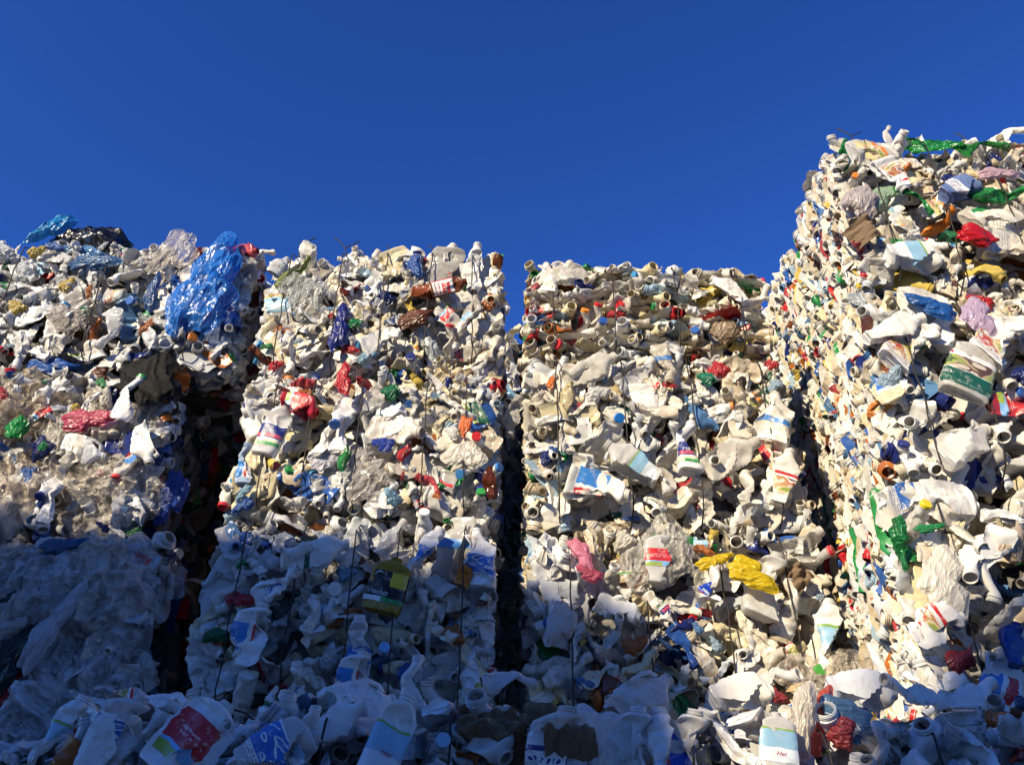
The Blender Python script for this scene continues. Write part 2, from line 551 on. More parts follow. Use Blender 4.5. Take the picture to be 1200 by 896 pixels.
def bottle_arrays(kind, seed, amount, flat, q=9, nj=32, fold=1.0):
    rng = np.random.default_rng(seed)
    rows, lab, top, geo = profile(kind, q)
    th = np.arange(nj) / nj * 2 * PI
    ct, st = np.cos(th), np.sin(th)
    G = np.zeros((len(rows), nj, 3))
    for i, (z, rx, ry, e) in enumerate(rows):
        k = (np.abs(ct) ** e + np.abs(st) ** e) ** (-1 / e)
        G[i, :, 0] = rx * ct * k
        G[i, :, 1] = ry * st * k
        G[i, :, 2] = z
    cr = Crush(rng, geo, amount, flat, fold)
    D = cr(G.reshape(-1, 3)).reshape(G.shape)
    V = D.reshape(-1, 3)
    F = grid_faces(len(rows), nj)
    extra = []
    # mould seam on the bottom
    sv = []
    for x in (-1, -0.5, 0, 0.5, 1):
        for (yy, zz) in ((-0.0012, 0.006), (0, 0.0038), (0.0012, 0.006)):
            sv.append((x * geo[3] * 0.66, yy, zz))
    sv = cr(np.array(sv))
    sf = []
    for a in range(4):
        for b_ in range(2):
            k = a * 3 + b_
            sf.append((k, k + 1, k + 4, k + 3))
    extra.append((sv, np.array(sf)))
    if kind == 'jug':
        path = [(0.030, 0.0, 0.232), (0.060, 0, 0.226), (0.078, 0, 0.205), (0.082, 0, 0.165), (0.078, 0, 0.12), (0.060, 0, 0.10)]
        pts, fs = [], []
        for k, p in enumerate(path):
            p = np.array(p)
            t = np.array(path[min(k + 1, 5)]) - np.array(path[max(k - 1, 0)])
            t /= np.linalg.norm(t)
            n1 = np.array((0, 1.0, 0)); n2 = np.cross(t, n1)
            for j in range(8):
                a = j / 8 * 2 * PI
                pts.append(p + n1 * math.cos(a) * 0.012 + n2 * math.sin(a) * 0.008)
        extra.append((cr(np.array(pts)), grid_faces(6, 8)))
    for ev, ef in extra:
        F = np.concatenate((F, ef + len(V)))
        V = np.concatenate((V, ev))
    return V, F, D, lab, top, geo


def grid_normals(D):
    du = np.roll(D, -1, 1) - np.roll(D, 1, 1)
    dv = np.gradient(D, axis=0)
    n = np.cross(du, dv)
    return n / (np.linalg.norm(n, axis=2)[..., None] + 1e-9)


class Variant:
    pass


def make_variant(kind, seed, amount, flat, fold=1.0):
    v = Variant()
    V, F, D, lab, top, geo = bottle_arrays(kind, seed, amount, flat, fold=fold)
    v.pts = np.concatenate((D[::3, ::4].reshape(-1, 3), D[top - 1, ::6]))
    v.kind = kind
    v.mesh = mesh_from('bottle_body', V, F, mats=(HDPE,))
    v.D, v.N, v.lab, v.geo = D, grid_normals(D), lab, geo
    v.L = geo[2]
    v.neck = geo[6]
    if v.neck:
        c1 = D[top - 1].mean(0)
        c0 = D[top - 8].mean(0)
        ax = (c1 - c0) / np.linalg.norm(c1 - c0)
        xx = D[top - 1][0] - c1
        xx -= ax * (xx @ ax)
        xx /= np.linalg.norm(xx)
        yy = np.cross(ax, xx)
        v.capmat = Matrix(((xx[0], yy[0], ax[0], c1[0]), (xx[1], yy[1], ax[1], c1[1]), (xx[2], yy[2], ax[2], c1[2]), (0, 0, 0, 1)))
        v.caps = geo[5] / 0.0185
    v.labels = {}
    return v


def label_mesh(v, span):
    """a patch of the bottle's own skin lifted 1 mm; span = (j0, j1, t0, t1)"""
    key = span
    if key in v.labels:
        return v.labels[key]
    j0, j1, t0, t1 = span
    nj = v.D.shape[1]
    i0, i1 = v.lab
    r0 = i0 + int(round((i1 - i0) * t0))
    r1 = i0 + int(round((i1 - i0) * t1))
    rr = np.arange(r0, r1 + 1)
    jj = np.arange(j0, j1 + 1) % nj
    P = (v.D + v.N * 0.0013)[rr][:, jj]
    ni, nn = len(rr), len(jj)
    F = grid_faces(ni, nn, closed=False)
    me = mesh_from('label_patch', P.reshape(-1, 3), F, mats=(LAB['print'],))
    uvl = me.uv_layers.new(name='label_uv')
    U = np.stack(np.meshgrid(np.arange(ni) / (ni - 1), np.arange(nn) / (nn - 1), indexing='ij')[::-1], -1).reshape(-1, 2)
    li = np.zeros(len(me.loops), np.int32)
    me.loops.foreach_get('vertex_index', li)
    uvl.data.foreach_set('uv', U[li].astype(np.float32).ravel())
    v.labels[key] = me
    me['rows'] = (int(r0), int(r1))
    return me


def text_mesh(v, span, text, u0, v0, size, mat, shear=0.0):
    """letters laid on a label: glyph outline points sent through the label's patch"""
    cu = bpy.data.curves.new('lettering', 'FONT')
    cu.body = text
    cu.size = 1.0
    cu.shear = shear
    ob = bpy.data.objects.new('lettering', cu)
    COL.objects.link(ob)
    dg = bpy.context.evaluated_depsgraph_get()
    dg.update()
    me = bpy.data.meshes.new_from_object(ob.evaluated_get(dg))
    bpy.data.objects.remove(ob)
    bm = bmesh.new()
    bm.from_mesh(me)
    bmesh.ops.triangulate(bm, faces=bm.faces)
    bmesh.ops.subdivide_edges(bm, edges=[e for e in bm.edges if e.calc_length() > 0.25], cuts=2)
    bm.to_mesh(me)
    bm.free()
    n = len(me.vertices)
    co = np.zeros(n * 3, np.float32)
    me.vertices.foreach_get('co', co)
    co = co.reshape(-1, 3)
    j0, j1, t0, t1 = span
    nj = v.D.shape[1]
    i0, i1 = v.lab
    r0 = i0 + int(round((i1 - i0) * t0)); r1 = i0 + int(round((i1 - i0) * t1))
    S = v.D + v.N * 0.0026
    # metric size of the patch keeps the letters' proportion
    wu = np.linalg.norm(np.diff(v.D[(r0 + r1) // 2, np.arange(j0, j1 + 1) % nj], axis=0), axis=1).sum()
    hv = np.linalg.norm(np.diff(v.D[r0:r1 + 1, (j0 + j1) // 2 % nj], axis=0), axis=1).sum()
    uu = np.clip(u0 + co[:, 0] * size * hv / wu, 0, 0.999)
    vv = np.clip(v0 + co[:, 1] * size, 0, 0.999)
    fi = r0 + vv * (r1 - r0); fj = j0 + uu * (j1 - j0)
    a = np.floor(fi).astype(int); b_ = np.floor(fj).astype(int)
    da = (fi - a)[:, None]; db = (fj - b_)[:, None]
    P = (S[a, b_ % nj] * (1 - da) * (1 - db) + S[a + 1, b_ % nj] * da * (1 - db) + S[a, (b_ + 1) % nj] * (1 - da) * db + S[a + 1, (b_ + 1) % nj] * da * db)
    me.vertices.foreach_set('co', P.astype(np.float32).ravel())
    me.materials.clear()
    me.materials.append(mat)
    me.update()
    return me


def cap_mesh():
    V, n = [], 28
    prof = ((0.0203, -0.016), (0.0210, -0.015), (0.0210, 0.000), (0.0198, 0.0018), (0.012, 0.0022), (0.0, 0.0020))
    for k, (r, z) in enumerate(prof):
        for j in range(n):
            rr = r * (1 + (0.02 if (j % 2 and k in (1, 2)) else 0))
            a = j / n * 2 * PI
            V.append((rr * math.cos(a), rr * math.sin(a), z))
    return mesh_from('cap_shape', np.array(V), grid_faces(len(prof), n), mats=(CAPM,))


CAP = cap_mesh()

KINDS = ['milk', 'milk', 'milk', 'square', 'square', 'milk', 'jug', 'canister', 'ribbed', 'oval', 'milk', 'square']
VARS = []
for k in range(60):
    rg = np.random.default_rng(500 + k)
    VARS.append(make_variant(KINDS[k % 12], 100 + k, rg.uniform(0.45, 1.05), rg.uniform(0.30, 0.68)))
TUBS = [make_variant('tub', 300 + k, 0.35, 0.8) for k in range(4)]
DRINK = [make_variant('drink', 320 + k, 0.8, 0.40 + 0.08 * (k % 3), 0.6) for k in range(8)]
MILD = [make_variant(kd, 340 + k, 0.45 + 0.09 * (k % 4), 0.48 + 0.06 * (k % 5), 0.7) for k, kd in enumerate(['milk', 'square', 'jug', 'ribbed', 'canister', 'oval'] * 4)]
GENTLE = [make_variant(kd, 380 + k, 0.08, 0.66, 0.12) for k, kd in enumerate(['milk', 'square', 'jug', 'canister', 'oval'] * 2)]
FLATV = [make_variant(KINDS[k % 12], 400 + k, 0.8, 0.16 + 0.012 * (k % 8), 0.22) for k in range(24)]
LOW = [bottle_arrays(KINDS[k % 12], 600 + k, 0.9, 0.5, 5, 18)[:2] for k in range(20)]
LOWFLAT = [bottle_arrays(KINDS[k % 12], 700 + k, 0.8, 0.07 + 0.012 * (k % 8), 3, 12, 0.12)[:2] for k in range(24)]


# ------------------------------------------------------------------ film, bags, card
def folds(P, rng, n=15, f0=1.5, f1=8.0, spread=2.6):
    """long soft creases that run roughly one way, each only over a part of the sheet"""
    main = unit(rng)
    h = np.zeros(len(P))
    for k in range(n):
        f = f0 * (f1 / f0) ** (k / (n - 1))
        d = main + spread * unit(rng)
        d /= np.linalg.norm(d)
        w1, w2 = unit(rng), unit(rng)
        ph = rng.random(3) * 6.28
        t = P @ d * f * PI + ph[0] + 0.9 * np.sin(P @ w1 * f * 2.2 + ph[1])
        ridge = (1 - np.abs(np.sin(t))) ** 2
        mask = 0.5 + 0.5 * np.sin(P @ w2 * f * 1.7 + ph[2])
        h += ridge * mask / f ** 0.85
    return h - h.mean()


def film_mesh(seed, n=72, amp=0.12, dome=0.05, lobes=0.40, f1=10.0):
    """a crumpled sheet about one metre across, x right, z up, y outward"""
    rng = np.random.default_rng(seed)
    a = np.linspace(-1, 1, n)
    X, Z = np.meshgrid(a, a, indexing='xy')
    # square to disc, then an uneven outline
    x = X * np.sqrt(1 - Z * Z / 2); z = Z * np.sqrt(1 - X * X / 2)
    r = np.sqrt(x * x + z * z); th = np.arctan2(z, x)
    out = 1 + lobes * (np.sin(2 * th + rng.random() * 6) * 0.5 + np.sin(3 * th + rng.random() * 6) * 0.4 + np.sin(7 * th + rng.random() * 6) * 0.2)
    P = np.stack((x * out * 0.5, np.zeros_like(x), z * out * 0.5), -1).reshape(-1, 3)
    rr = r.ravel()
    Q = P * 1.0
    h = folds(Q * 1.6, rng, f1=f1)
    hx, hz = folds(Q * 1.6, rng, 6), folds(Q * 1.6, rng, 6)
    P[:, 1] = dome * (1 - rr ** 2) + amp * h - 0.12 * sstep(0.70, 1.0, rr)
    P[:, 0] += amp * 0.45 * hx
    P[:, 2] += amp * 0.45 * hz
    return mesh_from('sheet_shape', P, grid_faces(n, n, closed=False)[:, ::-1], sharp=62, mats=(FILM,))


def bag_mesh(seed, n=72, amp=0.07):
    """a stuffed, knotted bag: closed lump about one metre across with creases running to its neck"""
    rng = np.random.default_rng(seed)
    V = []
    for i in range(n):
        ph = PI * i / (n - 1)
        for j in range(n):
            a = 2 * PI * j / n
            V.append((math.sin(ph) * math.cos(a), math.sin(ph) * math.sin(a), -math.cos(ph)))
    D = np.array(V)
    Q = D * np.array((1, 1, 0.45))
    lump = 0.09 * np.sin(D @ unit(rng) * 3.4 + 1) + 0.06 * np.sin(D @ unit(rng) * 5.5 + 2)
    r = 0.44 + lump + amp * folds(Q * 0.9, rng, 15, 1.2, 9.0, 1.5)
    P = D * r[:, None]
    P[:, 1] *= 0.55
    pinch = 1 - 0.6 * sstep(0.15, 0.42, P[:, 2])
    P[:, 0] *= pinch
    P[:, 0] += 0.10 * np.sin(P[:, 2] * 5 + rng.random() * 6)
    return mesh_from('bag_shape', P, grid_faces(n, n), sharp=60, mats=(BAGM,))


def card_mesh(seed, n=22, amp=0.02, bend=0.1):
    """a creased board with its thickness, one metre across"""
    rng = np.random.default_rng(seed)
    a = np.linspace(-0.5, 0.5, n)
    X, Z = np.meshgrid(a, a, indexing='xy')
    P = np.stack((X, 0 * X, Z), -1).reshape(-1, 3)
    k = rng.uniform(-0.2, 0.2)
    y = amp * crumple(P, rng, 2.2, 2, 0.5) - bend * np.abs(P[:, 2] - k) + 0.04 * P[:, 0] * np.sin(P[:, 2] * 5)
    edge = 1 + 0.03 * crumple(P, rng, 7, 2)
    P *= edge[:, None]
    A = P.copy(); A[:, 1] = y + 0.008
    B = P.copy(); B[:, 1] = y - 0.008
    F1 = grid_faces(n, n, closed=False)[:, ::-1]
    F2 = grid_faces(n, n, closed=False) + n * n
    rim = [i for i in range(n)] + [i * n + n - 1 for i in range(1, n)] + [n * n - 1 - i for i in range(1, n)] + [i * n for i in range(n - 2, 0, -1)]
    side = [(rim[k], rim[(k + 1) % len(rim)], rim[(k + 1) % len(rim)] + n * n, rim[k] + n * n) for k in range(len(rim))]
    return mesh_from('board_shape', np.concatenate((A, B)), np.concatenate((F1, F2, np.array(side))), sharp=45, mats=(CARD,))


FILMS = [film_mesh(800 + k) for k in range(10)]
GLOSSY = [film_mesh(820 + k, amp=0.055, dome=0.10, lobes=0.42, f1=6.0) for k in range(8)]
BAGS = [bag_mesh(840 + k) for k in range(4)]
CARDS = [card_mesh(860 + k, amp=0.05, bend=0.35) for k in range(4)]

# ------------------------------------------------------------------ placing
WHITES = [(0.80, 0.78, 0.73), (0.78, 0.745, 0.67), (0.72, 0.70, 0.66), (0.76, 0.71, 0.60), (0.66, 0.64, 0.60), (0.82, 0.81, 0.80), (0.82, 0.81, 0.79), (0.62, 0.65, 0.67), (0.70, 0.62, 0.49), (0.72, 0.63, 0.42)]
WARM = [(0.80, 0.76, 0.67), (0.78, 0.72, 0.60), (0.70, 0.62, 0.48), (0.80, 0.78, 0.72), (0.74, 0.68, 0.57), (0.60, 0.50, 0.36), (0.82, 0.81, 0.78), (0.66, 0.66, 0.64), (0.72, 0.63, 0.40)]
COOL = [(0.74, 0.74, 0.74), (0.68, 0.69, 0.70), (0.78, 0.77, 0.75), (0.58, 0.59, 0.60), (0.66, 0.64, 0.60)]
BRIGHT = [BLU, NAVY, RED, GRN, (0.45, 0.14, 0.03), BRN, (0.35, 0.48, 0.58), (0.60, 0.45, 0.10), (0.45, 0.06, 0.07), (0.10, 0.22, 0.42)]
CAPC = [RED, RED, BLU, BLU, NAVY, NAVY, WHT, GRN, ORG, (0.05, 0.25, 0.5)]
LKEYS = ['print', 'print', 'swoosh', 'bars', 'cyan_plain', 'stripe', 'bstripe', 'food', 'yellow', 'cyan_food', 'blue_text', 'red_panel', 'green_photo']
SPANS = [(2, 14, 0.15, 0.85), (3, 13, 0.3, 0.95), (1, 15, 0.1, 0.6), (18, 30, 0.15, 0.85), (17, 31, 0.05, 0.7)]
BAND = [(0, 32, 0.42, 0.56)]
BANDKEYS = ('stripe', 'bstripe')


def basis(z, y, p, s=1.0):
    z = z.normalized()
    x = y.cross(z).normalized()
    y = z.cross(x)
    m = Matrix((x, y, z)).transposed().to_4x4() @ Matrix.Scale(s, 4)
    m.translation = p
    return m


def add_bottle(parent, v, mw, color, rng, cap=None, lab=None, text=None, clear=False, name='bottle', label=None, span=None):
    o = link(name, v.mesh, parent, mw, color, PET if clear else (HDPE_T if rng.random() < 0.25 else None), label)
    if cap is not None and v.neck:
        link('cap', CAP, o, v.capmat @ Matrix.Scale(v.caps, 4), cap)
    if lab:
        sp = span or (BAND[0] if lab in BANDKEYS else SPANS[rng.randrange(len(SPANS))])
        link('label', label_mesh(v, sp), o, None, None, LAB[lab])
        if text:
            for (t, u0, v0, sz, m, sh) in text:
                link('lettering', text_mesh(v, sp, t, u0, v0, sz, m, sh), o)
    return o


SQUARE = np.array([(x, 0, z) for x in (-0.42, 0, 0.42) for z in (-0.42, 0, 0.42)])


class Stuff:
    """many small compressed pieces gathered into one mesh, each with a tint of its own"""
    def __init__(s):
        s.V, s.F, s.C, s.n = [], [], [], 0

    def add(s, arr, mw, color, rnd):
        V, F = arr
        M = np.array(mw)
        P = V @ M[:3, :3].T + M[:3, 3]
        s.V.append(P); s.F.append(F + s.n); s.n += len(P)
        s.C.append(np.tile(np.array((*color[:3], rnd)), (len(P), 1)))

    def build(s, name, parent):
        me = mesh_from(name, np.concatenate(s.V), np.concatenate(s.F), sharp=45, mats=(HDPE_S,))
        at = me.attributes.new('tint', 'FLOAT_COLOR', 'POINT')
        at.data.foreach_set('color', np.concatenate(s.C).astype(np.float32).ravel())
        return link(name, me, parent, kind='stuff')


def tube(pts, r, n=6):
    V, F = [], []
    pts = [Vector(p) for p in pts]
    up = Vector((0.31, 0.83, 0.47)).normalized()
    for k, p in enumerate(pts):
        t = (pts[min(k + 1, len(pts) - 1)] - pts[max(k - 1, 0)]).normalized()
        a = t.cross(up).normalized()
        b_ = t.cross(a)
        for j in range(n):
            an = j / n * 2 * PI
            V.append(p + a * math.cos(an) * r + b_ * math.sin(an) * r)
    return np.array([tuple(v) for v in V]), grid_faces(len(pts), n)


def core_mesh(w, d, h, seed):
    rng = np.random.default_rng(seed)
    bm = bmesh.new()
    bmesh.ops.create_cube(bm, size=1)
    bmesh.ops.subdivide_edges(bm, edges=bm.edges[:], cuts=9, use_grid_fill=True)
    V = np.array([tuple(v.co) for v in bm.verts])
    P = V * np.array((w - 0.24, d - 0.26, h - 0.16))
    P += (V / (np.abs(V).max(1)[:, None] + 1e-6)) * (0.035 * crumple(P, rng, 5, 3))[:, None]
    P[:, 2] += h / 2
    for v, p in zip(bm.verts, P):
        v.co = p
    me = bpy.data.meshes.new('core_shape')
    bm.to_mesh(me)
    bm.free()
    me.materials.append(COREM)
    return me


def spread(n, w, h, rng, taken, cand=24, x0=None, z0=0.0):
    """n points spread evenly over the face, away from the pieces already put there (x, z, radius)"""
    pts = []
    for k in range(n):
        best, bd = None, -1e9
        for c in range(cand):
            x = rng.uniform(-w / 2, w / 2); z = rng.uniform(z0, h)
            dmin = 10
            for (px, pz) in pts:
                dmin = min(dmin, (px - x) ** 2 + (pz - z) ** 2)
            dmin = math.sqrt(dmin)
            for (px, pz, pr) in taken:
                dd = math.hypot(px - x, pz - z)
                if dd < pr:
                    dmin = min(dmin, dd - pr)
            if dmin > bd:
                best, bd = (x, z), dmin
        pts.append(best)
    return pts


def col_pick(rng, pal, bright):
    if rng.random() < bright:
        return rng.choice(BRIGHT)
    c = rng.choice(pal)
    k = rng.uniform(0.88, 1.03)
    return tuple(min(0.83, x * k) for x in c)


def tiltm(rng, deg):
    ax = Vector((rng.gauss(0, 1), rng.gauss(0, 1), rng.gauss(0, 1))).normalized()
    return Matrix.Rotation(R_(rng.uniform(-deg, deg)), 3, ax)


class Bale:
    def __init__(s, label, x0, x1, yf, d, z0, z1, seed, yaw=0.0, lean=0.0, pal=WHITES, bright=0.05, layers='y', bottles=100,
                 sides=(150, 150), cap=0.26, lab=0.6, films=0, wires=4, tails=False, group='bales of crushed plastic bottles', zlow=0.0,
                 specials=(), filmcol=None, pale=0.25, scraps=30, size=1.0, extra=70, sidepal=None):
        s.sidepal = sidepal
        s.extra = extra
        s.size = size
        s.w, s.d, s.h = x1 - x0, d, z1 - z0
        s.rng = random.Random(seed)
        s.root = thing('film_bale' if films > 30 else 'bottle_bale', label, 'bale', ((x0 + x1) / 2, yf + d / 2, z0), (0, R_(lean), R_(yaw)), group)
        bpy.context.view_layer.update()
        s.mw = s.root.matrix_world.copy()
        s.inv = s.mw.inverted()
        s.taken = []
        s.wx = [-s.w / 2 + s.w * (k + 0.6) / (wires + 0.2) + s.rng.uniform(-0.03, 0.03) for k in range(wires)]
        s.nb = 0
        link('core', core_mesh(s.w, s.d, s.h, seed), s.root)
        s.stuff = Stuff()
        for sp in specials:
            s.special(*sp[:-1], **sp[-1])
        if films:
            s.film_face(films, filmcol, pale)
        s.scraps(0 if layers == 'z' else scraps)
        s.front(bottles, layers, pal, bright, cap, lab, zlow)
        s.fill(layers, pal, bright, sides, films)
        s.stuff.build('compressed_layers', s.root)
        s.wires(wires, tails)

    # the front face is rounded at its edges and bulges between the wires
    def fy(s, x, z):
        ex = max(0, abs(x) / (s.w / 2) - 0.86) / 0.14
        ez = max(0, abs(z - s.h / 2) / (s.h / 2) - 0.80) / 0.20
        bul = 0.025 * math.cos(min(1, abs(x) / (s.w / 2)) * PI / 2) * math.sin(PI * min(1, max(0, z / s.h)))
        gr = sum(math.exp(-((x - wx) / 0.035) ** 2) for wx in s.wx)
        return -s.d / 2 - bul + 0.028 * min(1, gr) + 0.06 * min(1.3, ex) ** 2 + 0.085 * min(1.3, ez) ** 2

    def at(s, px, py):
        """where the line of sight through a photo point meets this bale's front face (bale coordinates)"""
        o = s.inv @ Vector((0, 0, 0))
        dr = (s.inv.to_3x3() @ ray(px, py))
        t = (-s.d / 2 - o.y) / dr.y
        p = o + dr * t
        return p.x, p.z

    def face_mat(s, x, z, ang, proud, size, tilt=8):
        zz = Vector((math.sin(R_(ang)), 0, math.cos(R_(ang))))
        m = basis(zz, Vector((0, -1, 0)), Vector((x, s.fy(x, z) - proud, z)))
        m = m @ tiltm(s.rng, tilt).to_4x4()
        return m @ Matrix.Diagonal((size[0], size[1], size[2], 1))

    def special(s, what, px, py, ang=0, size=(0.2, 0.2), color=WHT, **kw):
        x, z = s.at(px, py)
        rad = min(size[0], size[-1]) * kw.get('clear_r', 0.42)
        if kw.get('text'):
            rad *= 1.5
        s.taken.append((x, z, rad))
        if abs(size[0] - size[-1]) > 0.08:
            big = 0 if size[0] > size[-1] else 1
            dd = (max(size[0], size[-1]) - min(size[0], size[-1])) / 2
            a = R_(ang) + (PI / 2 if big == 0 else 0)
            for sg in (-0.6, 0.6):
                s.taken.append((x + math.sin(a) * dd * sg, z + math.cos(a) * dd * sg, rad))
        lbl = kw.get('label')
        if what in ('film', 'bag', 'card') and max(size) < 0.45:
            size = (size[0] * 0.74, size[-1] * 0.74)
        if what in ('film', 'clearfilm'):
            me = s.rng.choice(GLOSSY if what == 'film' else FILMS)
            m = s.face_mat(x, z, ang, kw.get('proud', 0.03), (size[0], kw.get('dep', 0.42) * max(size), size[1]))
            link(kw.get('name', 'plastic_film'), me, s.root, m, color, kw.get('mat', BAGM) if what == 'film' else None, lbl)
        elif what == 'bag':
            m = s.face_mat(x, z, ang, kw.get('proud', 0.02), (size[0], 0.75 * min(size), size[1]))
            link('plastic_bag', s.rng.choice(BAGS), s.root, m, color, kw.get('mat'), lbl)
        elif what == 'card':
            m = s.face_mat(x, z, ang, kw.get('proud', 0.035), (size[0], 0.35, size[1]), 14)
            link('cardboard_piece', s.rng.choice(CARDS), s.root, m, None, kw.get('mat'), lbl)
        else:
            # a bottle of a chosen make: 'milk', 'jug' ... size = its length in metres
            pool = TUBS if what == 'tub' else DRINK if what == 'drink' else [v for v in (GENTLE if kw.get('text') else MILD) if v.kind == what]
            v = s.rng.choice(pool)
            sc = size[0] * 0.87 / v.L
            out = kw.get('out')
            if out:      # 'neck' or 'base' turned towards the yard
                a = R_(ang); t = R_(kw.get('tip', 30))
                zz = Vector((math.sin(t) * math.sin(a), -math.cos(t), math.sin(t) * math.cos(a)))
                if out == 'base':
                    zz = -zz
                p = Vector((x, s.fy(x, z) + (0.5 * size[0]) * math.cos(t) - kw.get('proud', 0.05), z))
                m = basis(zz, Vector((0.2, 0.3, 1)), p, sc)
            else:
                m = s.face_mat(x, z, ang, kw.get('proud', 0.03), (sc, sc, sc), 10)
            m = s.fit(m, v.pts, 0.01, 0.075)
            add_bottle(s.root, v, m, color, s.rng, kw.get('cap'), kw.get('lab'), kw.get('text'), kw.get('clear', what == 'drink'),
                       'tub' if what == 'tub' else 'bottle', lbl, kw.get('span', (1, 15, 0.12, 0.82)) if kw.get('lab') not in BANDKEYS else None)
            s.nb += what != 'tub'

    def film_face(s, n, cols, pale):
        for (x, z) in spread(n, s.w * 1.0, s.h * 1.02, s.rng, s.taken):
            sz = s.rng.uniform(0.20, 0.46)
            c = s.rng.choice(cols)
            m = s.face_mat(x, z, s.rng.uniform(0, 360), s.rng.uniform(-0.06, 0.04), (sz * s.rng.uniform(0.6, 1.2), sz * 0.9, sz), 30)
            m = s.fit(m, SQUARE, 0.0, 0.5)
            link('plastic_film', s.rng.choice(FILMS), s.root, m, c)

    def fit(s, m, pts, over=0.0, proud=0.07):
        """pressed into the bale: shift a piece so that it keeps inside the outline"""
        M = np.array(m)
        Q = pts @ M[:3, :3].T + M[:3, 3]
        lo, hi = Q.min(0), Q.max(0)
        dx = max(0, -s.w / 2 - over - lo[0]) - max(0, hi[0] - s.w / 2 - over)
        dz = max(0, -0.01 - lo[2]) - max(0, hi[2] - s.h - over)
        fy = s.fy(m.translation.x + dx, m.translation.z + dz)
        dy = max(0, fy - proud - lo[1])
        m = m.copy()
        m.translation = m.translation + Vector((dx, dy, dz))
        return m

    def scraps(s, n):
        r = s.rng
        for k in range(n):
            x, z = r.uniform(-s.w / 2, s.w / 2) * 0.95, r.uniform(0.03, s.h - 0.02)
            if any(math.hypot(x - a, z - b_) < c_ for a, b_, c_ in s.taken):
                continue
            sz = 0.03 + 0.09 * r.random() ** 1.6
            m = s.face_mat(x, z, r.uniform(0, 360), r.uniform(0.0, 0.035), (sz * r.uniform(0.5, 1), sz * 0.8, sz), 40)
            link('plastic_scrap', r.choice(GLOSSY), s.root, m, r.choice(BRIGHT + [WHT, (0.6, 0.62, 0.64), CRM, CYAN]), BAGM)

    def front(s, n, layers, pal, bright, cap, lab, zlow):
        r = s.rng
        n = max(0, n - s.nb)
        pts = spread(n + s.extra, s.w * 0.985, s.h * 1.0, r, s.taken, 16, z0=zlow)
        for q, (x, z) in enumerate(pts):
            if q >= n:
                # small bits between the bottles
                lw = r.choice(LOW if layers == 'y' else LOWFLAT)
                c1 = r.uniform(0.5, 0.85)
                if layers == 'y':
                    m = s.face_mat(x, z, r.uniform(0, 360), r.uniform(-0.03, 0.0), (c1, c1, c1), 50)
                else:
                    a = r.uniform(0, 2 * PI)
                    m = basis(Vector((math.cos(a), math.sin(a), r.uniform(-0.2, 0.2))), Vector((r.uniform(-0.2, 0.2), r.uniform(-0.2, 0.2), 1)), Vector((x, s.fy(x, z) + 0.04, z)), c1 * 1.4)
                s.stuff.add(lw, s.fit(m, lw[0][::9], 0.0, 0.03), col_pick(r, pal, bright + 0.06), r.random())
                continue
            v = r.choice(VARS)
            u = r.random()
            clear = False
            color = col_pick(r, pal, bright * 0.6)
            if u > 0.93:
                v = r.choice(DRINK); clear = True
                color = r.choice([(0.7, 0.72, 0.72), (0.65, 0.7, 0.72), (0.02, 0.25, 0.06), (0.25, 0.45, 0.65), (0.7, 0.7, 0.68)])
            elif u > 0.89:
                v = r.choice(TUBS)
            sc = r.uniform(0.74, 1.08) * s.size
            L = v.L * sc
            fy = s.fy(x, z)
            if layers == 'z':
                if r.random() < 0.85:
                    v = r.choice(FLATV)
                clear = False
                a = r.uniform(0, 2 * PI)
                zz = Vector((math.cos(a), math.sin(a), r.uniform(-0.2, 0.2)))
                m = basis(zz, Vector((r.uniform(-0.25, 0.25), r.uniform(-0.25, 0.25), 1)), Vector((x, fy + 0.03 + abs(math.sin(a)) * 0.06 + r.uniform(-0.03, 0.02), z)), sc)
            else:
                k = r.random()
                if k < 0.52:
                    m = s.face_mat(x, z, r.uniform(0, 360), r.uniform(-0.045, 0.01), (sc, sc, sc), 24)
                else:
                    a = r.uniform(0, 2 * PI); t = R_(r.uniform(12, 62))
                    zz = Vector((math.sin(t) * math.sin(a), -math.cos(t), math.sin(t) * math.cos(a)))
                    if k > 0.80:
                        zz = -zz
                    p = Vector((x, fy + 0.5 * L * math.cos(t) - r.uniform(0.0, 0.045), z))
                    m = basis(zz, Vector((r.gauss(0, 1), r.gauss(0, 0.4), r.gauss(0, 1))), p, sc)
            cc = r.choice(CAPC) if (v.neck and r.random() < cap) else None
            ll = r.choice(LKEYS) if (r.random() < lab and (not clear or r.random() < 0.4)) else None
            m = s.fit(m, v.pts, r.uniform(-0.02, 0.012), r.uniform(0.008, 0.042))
            add_bottle(s.root, v, m, color, r, cc, ll, None, clear, 'bottle' if v.neck else 'tub')

